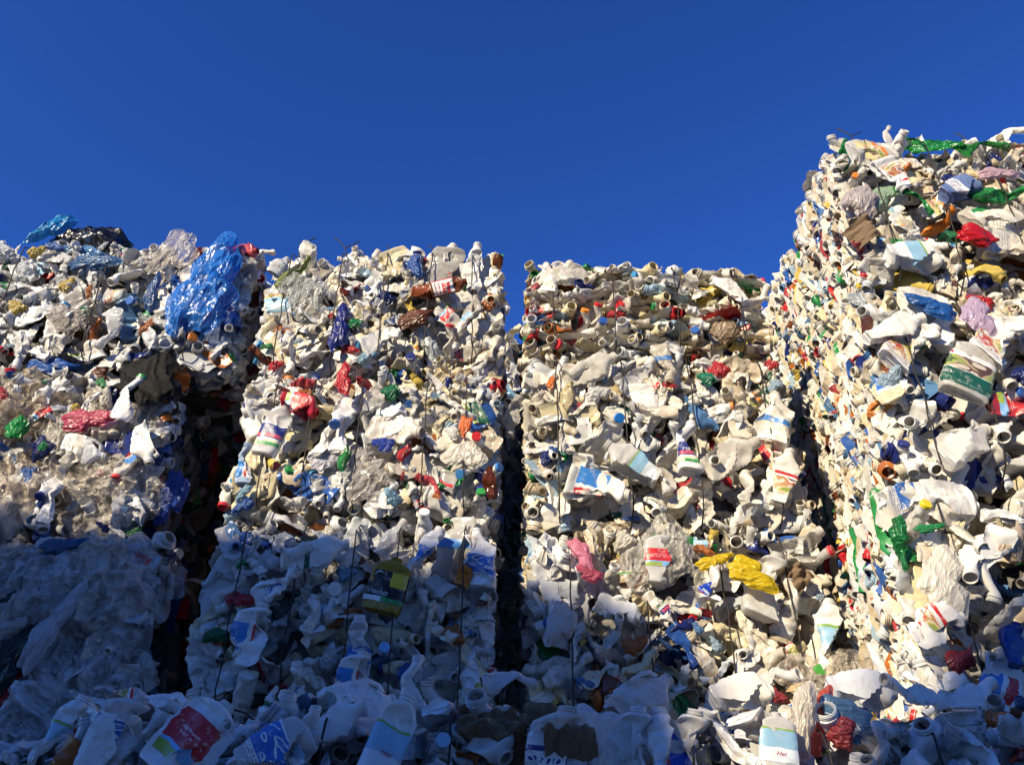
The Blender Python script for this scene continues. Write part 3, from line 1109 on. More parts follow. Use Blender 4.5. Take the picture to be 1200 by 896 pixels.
    def fill(s, layers, pal, bright, sides, films):
        r = s.rng
        # a second layer behind the face
        for (x, z) in spread(110, s.w * 0.97, s.h * 0.98, r, [], 8):
            m = s.face_mat(x, z, r.uniform(0, 360), -0.112 - r.uniform(0, 0.03), (1.0, 1.0, 1.0), 40)
            lw = r.choice(LOW)
            s.stuff.add(lw, s.fit(m, lw[0][::9], 0.0, -0.055), col_pick(r, pal, bright), r.random())
        # the top
        nt = 34 + int(20 * s.d)
        for k in range(nt):
            x = r.uniform(-s.w / 2, s.w / 2) * 0.98
            y = -s.d / 2 + 0.03 + (s.d - 0.06) * r.random() ** 1.4
            a = r.uniform(0, 2 * PI)
            zz = Vector((math.cos(a), math.sin(a), r.gauss(0, 0.35)))
            m = basis(zz, Vector((0.3 * r.gauss(0, 1), 0.3 * r.gauss(0, 1), 1)), Vector((x, y, s.h - 0.03 + r.uniform(-0.03, 0.035))), r.uniform(0.9, 1.2))
            lw = r.choice(LOW)
            s.stuff.add(lw, s.fit(m, lw[0][::9], 0.02, 0.02), col_pick(r, pal, bright), r.random())
        # the sides, where the pressed layers show edge on
        for sg, n in ((-1, sides[0]), (1, sides[1])):
            for k in range(n):
                y = r.uniform(-s.d / 2 + 0.03, s.d / 2); z = r.uniform(0, s.h)
                a = r.uniform(0, 2 * PI)
                sc = r.uniform(0.85, 1.45)
                x = sg * (s.w / 2 - 0.035 - 0.05 * abs(math.cos(a)) + r.uniform(-0.02, 0.05))
                if layers == 'y':
                    zz = Vector((math.cos(a), r.gauss(0, 0.12), math.sin(a) * 1.6))
                    yy = Vector((r.gauss(0, 0.12), 1, r.gauss(0, 0.07)))
                else:
                    zz = Vector((math.cos(a), math.sin(a), r.gauss(0, 0.12)))
                    yy = Vector((r.gauss(0, 0.2), r.gauss(0, 0.12), 1))
                m = basis(zz, yy, Vector((x, y, z)), sc)
                lw = r.choice(LOWFLAT)
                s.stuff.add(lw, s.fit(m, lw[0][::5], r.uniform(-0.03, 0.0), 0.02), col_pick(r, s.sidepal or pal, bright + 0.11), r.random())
        # the back
        for k in range(30):
            m = basis(Vector((r.gauss(0, 1), 0.2, r.gauss(0, 1))), Vector((0, 1, 0)), Vector((r.uniform(-s.w / 2, s.w / 2) * 0.95, s.d / 2 - 0.05, r.uniform(0, s.h))), 1.2)
            s.stuff.add(r.choice(LOW), m, col_pick(r, pal, bright), r.random())

    def wires(s, n, tails):
        r = s.rng
        for k in range(n):
            x = s.wx[k]
            sl = r.uniform(-0.015, 0.015)
            pts = []
            m = 14
            for q in range(m + 1):
                z = s.h * q / m
                pts.append((x + sl * (q / m - 0.5) + r.gauss(0, 0.003), s.fy(x, z) - 0.050 + r.gauss(0, 0.002), z))
            for q in range(1, 7):
                pts.append((x + r.gauss(0, 0.004), -s.d / 2 + 0.02 + (s.d - 0.04) * q / 6, s.h + 0.012))
            pts.append((x, s.d / 2 + 0.01, s.h * 0.5)); pts.append((x, s.d / 2, 0.0))
            V, F = tube(pts, 0.0031)
            if tails:
                a = r.uniform(-0.5, 0.5)
                base = Vector((x + sl * 0.5, -s.d / 2 + 0.07, s.h))
                l = r.uniform(0.07, 0.12)
                tp = [base, base + Vector((a * 0.3 * l, -0.01, l * 0.5)), base + Vector((a * l, 0.0, l)), base + Vector((a * 1.5 * l, 0.01, l * 1.25))]
                V2, F2 = tube(tp, 0.0032)
                F = np.concatenate((F, F2 + len(V))); V = np.concatenate((V, V2))
                if r.random() < 0.6:
                    tp = [base + Vector((a * 0.3 * l, -0.01, l * 0.5)), base + Vector((-a * l * 0.6 + 0.02, 0, l * 0.95))]
                    V2, F2 = tube(tp, 0.0028)
                    F = np.concatenate((F, F2 + len(V))); V = np.concatenate((V, V2))
            link('baling_wire', mesh_from('wire_loop', V, F, sharp=0, mats=(WIRE,)), s.root)


# ------------------------------------------------------------------ the stacks
Y0 = 3.2
GREYF = [(0.80, 0.79, 0.80), (0.74, 0.72, 0.71), (0.84, 0.83, 0.83), (0.76, 0.70, 0.64), (0.70, 0.69, 0.70)]
BROWNF = [(0.80, 0.74, 0.66), (0.76, 0.67, 0.56), (0.82, 0.79, 0.74), (0.68, 0.58, 0.46), (0.78, 0.76, 0.74)]
FW = lambda t, u, v, s, m=PRINT_W, sh=0.0: (t, u, v, s, m, sh)

# leftmost stack
Bale('top bale of the left stack, white bottles around a large glossy blue bag', -2.62, -1.24, Y0, 1.1, 2.17, 2.90, 11, pal=COOL, bright=0.10, cap=0.15, lab=0.25,
     wires=3, bottles=95, sides=(60, 170), specials=[
         ('film', 246, 345, 12, (0.33, 0.50), (0.03, 0.20, 0.70), dict(label='large glossy blue plastic bag', proud=0.07, dep=0.5, mat=BLUEM)),
         ('film', 112, 312, 80, (0.14, 0.34), (0.05, 0.14, 0.32), dict(label='blue plastic film')),
         ('bag', 58, 424, 85, (0.16, 0.34), (0.015, 0.10, 0.42), dict(label='flattened dark blue bag')),
         ('clearfilm', 205, 300, 20, (0.24, 0.24), (0.70, 0.64, 0.58), {}),
         ('clearfilm', 85, 380, 60, (0.20, 0.16), (0.55, 0.50, 0.46), {}),
         ('bag', 118, 268, 80, (0.10, 0.26), (0.010, 0.010, 0.011), dict(label='black film under the top edge')),
         ('film', 182, 350, 5, (0.09, 0.26), (0.03, 0.10, 0.30), {}),
         ('milk', 150, 325, 200, (0.24,), WHITES[0], dict(out='neck', tip=60)),
         ('jug', 157, 285, 120, (0.25,), WHITES[2], dict(lab='blue_text')),
         ('milk', 133, 392, 190, (0.24,), COOL[0], {}),
     ])
Bale('middle bale of the left stack, tan film with a pink bag and capped milk bottles', -2.66, -1.46, Y0, 1.1, 1.36, 2.16, 12, pal=COOL, bright=0.15, cap=0.5, lab=0.3,
     wires=0, sidepal=[(0.10, 0.085, 0.075), (0.03, 0.05, 0.15), (0.18, 0.155, 0.135), (0.30, 0.28, 0.26), (0.05, 0.045, 0.04)], bottles=46, films=32, filmcol=BROWNF, sides=(40, 170), specials=[  # sidepal: dark films, tinted darker to paint in the gap's shade
         ('bag', 181, 442, 5, (0.34, 0.44), (0.010, 0.009, 0.008), dict(proud=0.03, label='black bin bag', mat=BLACKM)),
         ('film', 108, 500, 85, (0.16, 0.26), (0.52, 0.06, 0.12), dict(label='pink and red film', proud=0.05)),
         ('bag', 31, 512, 0, (0.15, 0.17), (0.01, 0.30, 0.05), dict(label='crumpled green bottle plastic', proud=0.06)),
         ('square', 82, 545, 10, (0.20,), WHITES[0], dict(cap=RED, proud=0.07)),
         ('milk', 66, 570, 185, (0.22,), WHITES[5], dict(cap=NAVY, proud=0.07, out='neck', tip=65)),
         ('milk', 158, 475, 8, (0.26,), WHITES[5], dict(cap=GRN, proud=0.06)),
         ('milk', 152, 545, 200, (0.24,), WHITES[0], dict(cap=RED, proud=0.08, lab='bars', out='neck', tip=60)),
         ('jug', 175, 525, 170, (0.25,), WHITES[0], dict(proud=0.06)),
         ('jug', 105, 535, 95, (0.22,), COOL[0], dict(proud=0.06, lab='print')),
         ('film', 193, 570, 5, (0.14, 0.34), (0.015, 0.06, 0.36), dict(label='dark blue film')),
         ('milk', 68, 597, 15, (0.2,), WHITES[5], dict(proud=0.05)),
         ('bag', 62, 535, 0, (0.06, 0.07), (0.01, 0.22, 0.05), dict(proud=0.07)),
         ('film', 140, 625, 60, (0.08, 0.16), (0.02, 0.18, 0.05), {}),
     ])
Bale('bottom bale of the left stack, grey crumpled clear film in shade', -2.60, -1.34, Y0 - 0.05, 1.1, 0.38, 1.35, 13, pal=COOL, bright=0.05, cap=0.3, lab=0.3,
     wires=0, sidepal=[(0.10, 0.085, 0.075), (0.03, 0.05, 0.15), (0.18, 0.155, 0.135), (0.30, 0.28, 0.26), (0.05, 0.045, 0.04)], bottles=14, films=66, filmcol=GREYF, sides=(40, 150), specials=[  # side pieces: dark film colours, also standing in for shade in the gap
         ('film', 68, 742, 25, (0.14, 0.40), (0.62, 0.62, 0.66), dict(label='white printed plastic sack', proud=0.06)),
         ('film', 22, 705, 60, (0.22, 0.32), (0.015, 0.035, 0.03), dict(label='dark green film')),
         ('film', 15, 775, 40, (0.24, 0.30), (0.012, 0.03, 0.028), {}),
         ('film', 75, 640, 80, (0.10, 0.22), (0.03, 0.10, 0.26), {}),
     ])

# second stack
Bale('top bale of the second stack, white bottles with a brown jar, wire ends on top', -1.17, -0.03, Y0, 1.12, 2.13, 2.86, 21, pal=WHITES, bright=0.07, cap=0.14, lab=0.58,
     wires=5, tails=True, sides=(60, 190), yaw=-0.6, specials=[
         ('square', 527, 346, 82, (0.20,), BRN, dict(lab='red_white', text=[FW('rive', 0.46, 0.50, 0.36)], span=(1, 15, 0.02, 0.9), proud=0.06, label='brown bottle with a red and white label')),
         ('tub', 495, 352, 90, (0.12,), (0.30, 0.08, 0.02), dict(proud=0.04, label='amber brown tub')),
         ('film', 400, 392, 5, (0.12, 0.30), (0.012, 0.02, 0.22), dict(label='navy blue film', proud=0.05)),
         ('clearfilm', 358, 350, 10, (0.22, 0.24), (0.60, 0.62, 0.60), {}),
         ('drink', 345, 322, 50, (0.26,), (0.30, 0.36, 0.12), dict(proud=0.04)),
         ('bag', 488, 378, 60, (0.16, 0.26), BRN, dict(label='brown bottle plastic')),
         ('milk', 522, 398, 15, (0.22,), WHITES[0], dict(cap=RED, out='neck', tip=25)),
         ('bag', 418, 385, 70, (0.07, 0.12), (0.01, 0.22, 0.06), {}),
         ('milk', 372, 415, 240, (0.24,), WHITES[1], dict(out='neck', tip=50)),
         ('canister', 450, 405, 60, (0.22,), WHITES[0], {}),
         ('milk', 556, 303, 5, (0.24,), COOL[0], dict(lab='swoosh')),
         ('square', 520, 300, 30, (0.25,), WHITES[0], dict(out='neck', tip=70)),
         ('square', 552, 330, 175, (0.24,), WHITES[0], {}),
         ('milk', 358, 305, 30, (0.24,), WHITES[0], dict(out='base', tip=50)),
         ('milk', 500, 378, 0, (0.2,), WHITES[0], dict(out='neck', tip=40, cap=WHT)),
         ('oval', 555, 375, 10, (0.24,), (0.68, 0.64, 0.58), dict(lab='cyan_plain', proud=0.06)),
     ])
Bale('middle bale of the second stack, white bottles with many red and blue caps', -1.165, -0.035, Y0 - 0.02, 1.12, 1.44, 2.12, 22, pal=WHITES, bright=0.10, cap=0.42, lab=0.45,
     wires=5, sides=(60, 170), yaw=-1.2, specials=[
         ('film', 405, 452, 5, (0.10, 0.19), RED, dict(label='bright red film', proud=0.05)),
         ('canister', 354, 484, 100, (0.20,), (0.42, 0.02, 0.04), dict(lab='red_panel', label='crushed red container', proud=0.05)),
         ('square', 324, 508, 14, (0.29,), WHITES[5], dict(lab='blue_text', text=[FW('PUR', 0.34, 0.74, 0.16), FW('MILK', 0.30, 0.54, 0.16)], proud=0.08, span=(1, 15, 0.08, 0.80), label='white bottle with a navy label')),
         ('bag', 460, 464, 20, (0.12, 0.14), (0.01, 0.17, 0.06), dict(label='green bottle plastic')),
         ('milk', 402, 487, 185, (0.25,), WHITES[5], dict(cap=BLU, out='neck', tip=62, proud=0.07)),
         ('ribbed', 466, 508, 110, (0.30,), (0.74, 0.68, 0.60), dict(proud=0.06)),
         ('bag', 407, 546, 5, (0.07, 0.16), (0.01, 0.26, 0.04), dict(label='small crumpled green bag', proud=0.06)),
         ('bag', 475, 535, 20, (0.07, 0.12), RED, {}),
         ('film', 452, 527, 80, (0.08, 0.13), (0.02, 0.05, 0.36), {}),
         ('film', 546, 505, 15, (0.06, 0.15), (0.85, 0.20, 0.05), dict(proud=0.07)),
         ('film', 545, 535, 30, (0.20, 0.20), (0.76, 0.70, 0.60), dict(proud=0.05)),
         ('milk', 556, 518, 20, (0.22,), WHITES[0], dict(out='neck', tip=15, cap=RED, proud=0.07)),
         ('milk', 548, 545, 200, (0.22,), WHITES[0], dict(out='neck', tip=35, cap=(0.05, 0.2, 0.45), proud=0.06)),
         ('milk', 574, 548, 120, (0.22,), WHITES[0], dict(out='neck', tip=45, cap=(0.05, 0.2, 0.5), proud=0.04)),
         ('oval', 574, 568, 5, (0.17,), (0.13, 0.03, 0.01), dict(proud=0.05, label='dark brown bottle')),
         ('milk', 560, 592, 30, (0.22,), WHITES[0], dict(out='neck', tip=25, cap=(0.04, 0.28, 0.06), proud=0.06)),
         ('square', 533, 612, 10, (0.22,), WHITES[0], dict(cap=NAVY, out='neck', tip=55, proud=0.06)),
         ('milk', 405, 515, 195, (0.26,), WHITES[5], dict(out='base', tip=65)),
         ('milk', 385, 520, 200, (0.26,), WHITES[0], dict(out='base', tip=62)),
         ('milk', 435, 482, 30, (0.22,), WHITES[5], dict(out='base', tip=50)),
         ('square', 336, 588, 130, (0.22,), WHITES[0], dict(out='neck', tip=50)),
         ('milk', 290, 545, 10, (0.21,), (0.35, 0.45, 0.60), dict(lab='bars', proud=0.0)),
         ('film', 380, 545, 40, (0.14, 0.14), (0.62, 0.60, 0.68), dict(name='plastic_film')),
         ('clearfilm', 430, 560, 40, (0.2, 0.2), (0.62, 0.58, 0.55), {}),
     ])
Bale('bottom bale of the second stack, bottles with blue labels half in shadow', -1.18, -0.05, Y0 - 0.03, 1.12, 0.38, 1.43, 23, pal=COOL + WHITES, bright=0.09, cap=0.22, lab=0.6,
     wires=5, sides=(60, 150), yaw=-1.2, specials=[
         ('jug', 372, 650, 75, (0.30,), WHITES[0], dict(lab='stripe', span=(0, 32, 0.45, 0.56), proud=0.08, label='white jug with a green band')),
         ('canister', 457, 690, 14, (0.24,), (0.5, 0.34, 0.05), dict(lab='black_yellow', text=[FW('risoso', 0.16, 0.22, 0.24)], proud=0.06, span=(1, 15, 0.1, 0.9), label='container with a black and yellow label')),
         ('square', 423, 760, 5, (0.25,), COOL[0], dict(lab='swoosh', span=(1, 15, 0.1, 0.85), proud=0.06)),
         ('canister', 300, 748, 2, (0.26,), COOL[2], dict(lab='bars', span=(1, 15, 0.2, 0.85), proud=0.05)),
         ('canister', 420, 800, 5, (0.22,), COOL[2], dict(lab='bars', span=(1, 15, 0.1, 0.85), proud=0.06)),
         ('square', 328, 690, 60, (0.24,), COOL[2], dict(lab='swoosh', span=(1, 15, 0.1, 0.8))),
         ('square', 350, 815, 5, (0.24,), COOL[0], dict(lab='swoosh', span=(1, 15, 0.1, 0.8), proud=0.05)),
         ('milk', 457, 658, 190, (0.24,), WHITES[0], dict(out='neck', tip=55, proud=0.08)),
         ('milk', 375, 625, 150, (0.22,), WHITES[0], dict(out='neck', tip=50, cap=RED)),
         ('milk', 492, 620, 10, (0.24,), WHITES[0], dict(out='neck', tip=50, cap=WHT)),
         ('square', 360, 735, 5, (0.24,), COOL[1], dict(lab='print', span=(1, 15, 0.1, 0.9))),
         ('bag', 258, 745, 70, (0.09, 0.16), (0.01, 0.16, 0.04), dict(label='green film')),
         ('milk', 488, 720, 10, (0.24,), WHITES[0], dict(out='neck', tip=40)),
         ('square', 505, 655, 20, (0.27,), WHITES[5], dict(lab='swoosh')),
         ('milk', 446, 770, 60, (0.22,), (0.3, 0.45, 0.65), dict(out='neck', tip=25, cap=(0.2, 0.42, 0.68), proud=0.06)),
         ('milk', 305, 778, 300, (0.24,), COOL[2], dict(out='neck', tip=50)),
         ('milk', 285, 815, 20, (0.24,), COOL[2], dict(out='base', tip=40)),
         ('jug', 560, 655, 5, (0.28,), WHITES[5], dict(lab='swoosh')),
         ('tub', 548, 678, 20, (0.1,), ORG, {}),
     ])

# third stack
Bale('top bale of the third stack, thin flat layers with orange and red caps', 0.045, 1.20, Y0, 1.1, 2.24, 2.76, 31, pal=WARM, bright=0.16, layers='z', cap=0.3, lab=0.3,
     wires=4, sides=(300, 160), yaw=0.4, lean=1.2, specials=[
         ('milk', 680, 375, 30, (0.22,), WHITES[1], dict(out='neck', tip=15, cap=(0.75, 0.25, 0.02), proud=0.03)),
         ('milk', 695, 368, 30, (0.22,), WHITES[1], dict(out='neck', tip=20, cap=RED, proud=0.02)),
         ('bag', 722, 371, 80, (0.07, 0.12), (0.55, 0.02, 0.03), {}),
         ('milk', 700, 381, 30, (0.22,), WHITES[1], dict(out='neck', tip=30, cap=BLU, proud=0.01)),
         ('milk', 807, 342, 10, (0.24,), WHITES[0], dict(out='base', tip=25, proud=0.06)),
         ('bag', 848, 392, 40, (0.20, 0.20), (0.36, 0.25, 0.15), dict(label='tan crumpled sack')),
         ('jug', 640, 325, 10, (0.24,), WARM[0], dict(proud=0.02)),
         ('jug', 670, 325, 60, (0.24,), WARM[0], dict(proud=0.02)),
         ('square', 728, 338, 100, (0.24,), WARM[0], dict(out='neck', tip=60)),
         ('jug', 852, 345, 330, (0.24,), WHITES[0], dict(proud=0.03)),
         ('milk', 885, 352, 60, (0.22,), WHITES[0], dict(out='neck', tip=70)),
         ('bag', 870, 415, 70, (0.10, 0.2), (0.015, 0.03, 0.20), {}),
     ])
Bale('middle bale of the third stack, cream jugs with open necks and tan stains', 0.04, 1.225, Y0, 1.1, 1.40, 2.25, 32, pal=WARM, bright=0.05, cap=0.10, lab=0.58,
     wires=4, sides=(200, 110), yaw=0.8, specials=[
         ('milk', 717, 488, 100, (0.24,), WHITES[0], dict(out='neck', tip=15, cap=(0.02, 0.2, 0.62), proud=0.05)),
         ('square', 808, 528, 12, (0.29,), WHITES[5], dict(lab='blue_text', text=[FW('Voll', 0.36, 0.74, 0.17), FW('MILCH', 0.24, 0.53, 0.16)], proud=0.07, span=(1, 15, 0.05, 0.74), label='white bottle with a navy label')),
         ('ribbed', 700, 525, 35, (0.30,), (0.80, 0.76, 0.66), dict(proud=0.08, out='base', tip=60)),
         ('jug', 738, 545, 300, (0.30,), (0.80, 0.78, 0.73), dict(lab='cyan_food', proud=0.05, span=(1, 15, 0.05, 0.8))),
         ('ribbed', 852, 540, 60, (0.32,), (0.72, 0.68, 0.60), dict(proud=0.06)),
         ('bag', 827, 448, 30, (0.12, 0.11), (0.03, 0.25, 0.14), dict(label='green film')),
         ('jug', 905, 490, 25, (0.32,), WARM[0], dict(lab='bstripe', span=(0, 32, 0.5, 0.58), proud=0.06, label='cream jug with a blue band')),
         ('film', 645, 455, 5, (0.05, 0.07), (0.8, 0.2, 0.02), dict(proud=0.06)),
         ('square', 862, 583, 30, (0.26,), WARM[1], dict(lab='print', span=(1, 15, 0.05, 0.9), proud=0.06)),
         ('milk', 640, 410, 30, (0.26,), WHITES[0], dict(out='neck', tip=40, proud=0.06)),
         ('milk', 785, 522, 20, (0.24,), WHITES[0], dict(out='neck', tip=50)),
         ('milk', 780, 562, 190, (0.24,), WHITES[0], dict(out='neck', tip=45, proud=0.06)),
         ('milk', 770, 588, 180, (0.24,), WHITES[0], dict(out='neck', tip=40)),
         ('milk', 832, 540, 190, (0.24,), WHITES[0], dict(out='neck', tip=40)),
         ('jug', 688, 555, 8, (0.25,), WHITES[1], dict(out='base', tip=40)),
         ('milk', 820, 575, 20, (0.26,), WHITES[0], dict(out='base', tip=30)),
         ('jug', 915, 560, 20, (0.30,), WARM[0], dict(lab='food')),
         ('milk', 912, 580, 20, (0.22,), WHITES[0], dict(out='neck', tip=55, cap=BLU)),
         ('jug', 690, 435, 70, (0.30,), WARM[0], {}),
         ('canister', 700, 580, 110, (0.30,), WARM[0], dict(lab='bars')),
         ('milk', 775, 430, 178, (0.26,), WARM[1], dict(lab='bstripe')),
     ])
Bale('bottom bale of the third stack, white bottles around a crumpled yellow bag', 0.035, 1.225, Y0, 1.1, 0.38, 1.40, 33, pal=WHITES + WARM, bright=0.07, cap=0.16, lab=0.58,
     wires=4, sides=(200, 90), yaw=0.8, specials=[
         ('film', 872, 684, 105, (0.15, 0.25), (0.78, 0.55, 0.01), dict(label='crumpled yellow bag', proud=0.10)),
         ('film', 832, 664, 70, (0.08, 0.17), (0.78, 0.55, 0.01), dict(proud=0.06)),
         ('film', 680, 655, 150, (0.10, 0.18), (0.72, 0.22, 0.32), dict(label='pink film', proud=0.06)),
         ('film', 690, 678, 100, (0.07, 0.15), (0.60, 0.10, 0.16), dict(proud=0.05)),
         ('clearfilm', 770, 655, 5, (0.26, 0.28), (0.72, 0.68, 0.60), dict(proud=0.05)),
         ('canister', 773, 660, 3, (0.24,), WHITES[0], dict(lab='red_panel', span=(3, 13, 0.3, 0.8), proud=0.07)),
         ('square', 818, 690, 35, (0.24,), WHITES[5], dict(lab='star', proud=0.06)),
         ('square', 978, 750, 8, (0.34,), WHITES[0], dict(lab='cyan_food', proud=0.09, span=(1, 15, 0.1, 0.85), label='white bottle with a light blue label')),
         ('milk', 955, 655, 80, (0.24,), WHITES[0], dict(cap=RED, out='neck', tip=55, proud=0.07)),
         ('card', 930, 682, 40, (0.11, 0.17), CARD, dict(label='brown cardboard piece', proud=0.07)),
         ('film', 655, 735, 10, (0.13, 0.24), (0.62, 0.60, 0.58), dict(label='pale plastic sheet', proud=0.06)),
         ('milk', 952, 790, 20, (0.22,), WHITES[1], dict(out='neck', tip=20, cap=(0.08, 0.36, 0.06), proud=0.06)),
         ('milk', 655, 670, 30, (0.26,), WHITES[5], dict(out='neck', tip=40, proud=0.06)),
         ('milk', 672, 682, 40, (0.24,), WHITES[5], dict(out='neck', tip=40, proud=0.05)),
         ('milk', 652, 700, 200, (0.26,), WHITES[0], dict(out='neck', tip=40, proud=0.05)),
         ('milk', 717, 683, 20, (0.24,), WHITES[0], dict(out='neck', tip=30, proud=0.05)),
         ('milk', 868, 630, 60, (0.24,), WHITES[0], dict(out='neck', tip=35, proud=0.06)),
         ('milk', 888, 625, 70, (0.24,), WHITES[0], dict(out='neck', tip=30, proud=0.06)),
         ('milk', 920, 712, 10, (0.28,), WHITES[0], dict(out='neck', tip=65, proud=0.07)),
         ('square', 955, 637, 80, (0.26,), WHITES[0], dict(out='neck', tip=62, proud=0.06)),
         ('ribbed', 660, 650, 120, (0.26,), WHITES[0], {}),
         ('canister', 900, 690, 20, (0.3,), WHITES[0], {}),
         ('clearfilm', 975, 800, 20, (0.34, 0.26), (0.66, 0.58, 0.48), {}),
     ])

# right stack, a metre nearer the yard and one layer taller
Bale('top bale of the tall right stack, white jugs with green and red bags', 1.47, 2.66, 2.85, 1.42, 2.30, 3.26, 41, pal=WHITES + WARM, bright=0.08, cap=0.08, lab=0.58,
     wires=4, tails=True, sides=(620, 60), lean=2.2, yaw=0.5, specials=[
         ('drink', 1090, 172, 110, (0.34,), (0.02, 0.26, 0.05), dict(label='crushed green bottle along the top edge', proud=0.05)),
         ('drink', 1145, 180, 65, (0.34,), (0.04, 0.30, 0.05), dict(label='crushed green bottle', proud=0.05)),
         ('drink', 1165, 236, 85, (0.32,), (0.04, 0.32, 0.08), dict(label='crushed green bottle', proud=0.05)),
         ('drink', 1064, 243, 130, (0.26,), (0.02, 0.26, 0.05), dict(label='crushed green bottle', proud=0.05)),
         ('film', 1030, 233, 60, (0.16, 0.24), (0.35, 0.50, 0.35), dict(proud=0.04)),
         ('bag', 1136, 291, 98, (0.17, 0.29), (0.62, 0.015, 0.02), dict(label='bright red plastic bag', proud=0.06)),
         ('square', 1110, 278, 85, (0.22,), (0.03, 0.16, 0.07), {}),
         ('film', 1163, 212, 80, (0.12, 0.24), (0.66, 0.45, 0.52), dict(label='pale pink film', proud=0.06)),
         ('canister', 1120, 235, 60, (0.24,), (0.16, 0.22, 0.42), dict(lab='barcode', span=(3, 12, 0.2, 0.6), proud=0.05)),
         ('canister', 1040, 218, 160, (0.25,), WHITES[5], dict(lab='food', proud=0.05)),
         ('square', 1102, 238, 60, (0.25,), WHITES[0], dict(lab='yellow', proud=0.05)),
         ('milk', 1105, 256, 60, (0.2,), ORG, dict(out='neck', tip=40)),
         ('canister', 1025, 183, 80, (0.29,), WHITES[0], dict(lab='yellow', proud=0.04)),
         ('milk', 1048, 175, 20, (0.24,), WHITES[0], dict(out='neck', tip=50, proud=0.06)),
         ('milk', 985, 162, 350, (0.26,), WHITES[0], dict(out='neck', tip=62, proud=0.02)),
         ('card', 1012, 275, 60, (0.16, 0.17), CARD, dict(label='brown board folded out at the corner', proud=0.06)),
         ('canister', 1068, 310, 75, (0.28,), WHITES[0], dict(lab='cyan_food', proud=0.06)),
         ('milk', 1008, 330, 20, (0.22,), WHITES[0], dict(out='neck', tip=20, cap=YEL)),
         ('milk', 1018, 331, 20, (0.22,), WHITES[0], dict(out='neck', tip=30, cap=RED)),
         ('canister', 1185, 300, 100, (0.32,), WARM[0], dict(lab='print')),
         ('canister', 1165, 262, 60, (0.34,), WARM[0], dict(lab='print')),
         ('bag', 1008, 240, 10, (0.24, 0.34), (0.55, 0.48, 0.46), {}),
     ])
Bale('middle bale of the tall right stack, jugs with picture labels and lilac film', 1.37, 2.56, 2.83, 1.12, 1.40, 2.29, 42, pal=WHITES + WARM, bright=0.06, cap=0.12, lab=0.58,
     wires=4, sides=(620, 60), lean=1.6, yaw=0.4, specials=[
         ('film', 1140, 378, 20, (0.20, 0.22), (0.56, 0.42, 0.58), dict(label='lilac film', proud=0.04)),
         ('film', 1088, 368, 110, (0.12, 0.26), (0.02, 0.12, 0.42), dict(label='blue printed film', proud=0.05)),
         ('canister', 1070, 412, 55, (0.30,), WHITES[5], dict(lab='food', proud=0.05)),
         ('canister', 1128, 442, 24, (0.30,), WHITES[0], dict(lab='green_photo', text=[FW('bio', 0.12, 0.26, 0.20)], proud=0.09, span=(0, 16, 0.02, 0.86), label='white jug with a dark green picture label')),
         ('canister', 1170, 410, 48, (0.32,), WHITES[0], dict(lab='food', proud=0.05)),
         ('square', 1190, 480, 95, (0.26,), (0.40, 0.03, 0.04), dict(lab='red_panel', proud=0.05, label='red bottle')),
         ('bag', 1195, 448, 20, (0.14, 0.16), NAVY, {}),
         ('square', 1018, 462, 30, (0.22,), (0.60, 0.22, 0.06), dict(lab='yellow', proud=0.03)),
         ('jug', 1043, 390, 70, (0.30,), WHITES[0], dict(proud=0.05)),
         ('canister', 1085, 350, 95, (0.27,), WARM[0], {}),
         ('milk', 1062, 492, 200, (0.26,), WHITES[0], dict(out='neck', tip=50, proud=0.07)),
         ('milk', 1082, 500, 10, (0.26,), WHITES[0], dict(out='base', tip=65, proud=0.06)),
         ('milk', 1165, 440, 170, (0.28,), WARM[0], dict(out='neck', tip=60, proud=0.06)),
         ('milk', 1066, 530, 200, (0.26,), WHITES[0], dict(out='neck', tip=50)),
         ('milk', 1086, 538, 190, (0.26,), WHITES[0], dict(out='neck', tip=60)),
         ('jug', 1128, 520, 60, (0.30,), WHITES[0], {}),
         ('milk', 1175, 495, 200, (0.3,), WHITES[0], dict(out='neck', tip=55)),
         ('milk', 1170, 470, 60, (0.26,), WHITES[0], dict(out='neck', tip=40, cap=BLU)),
     ])
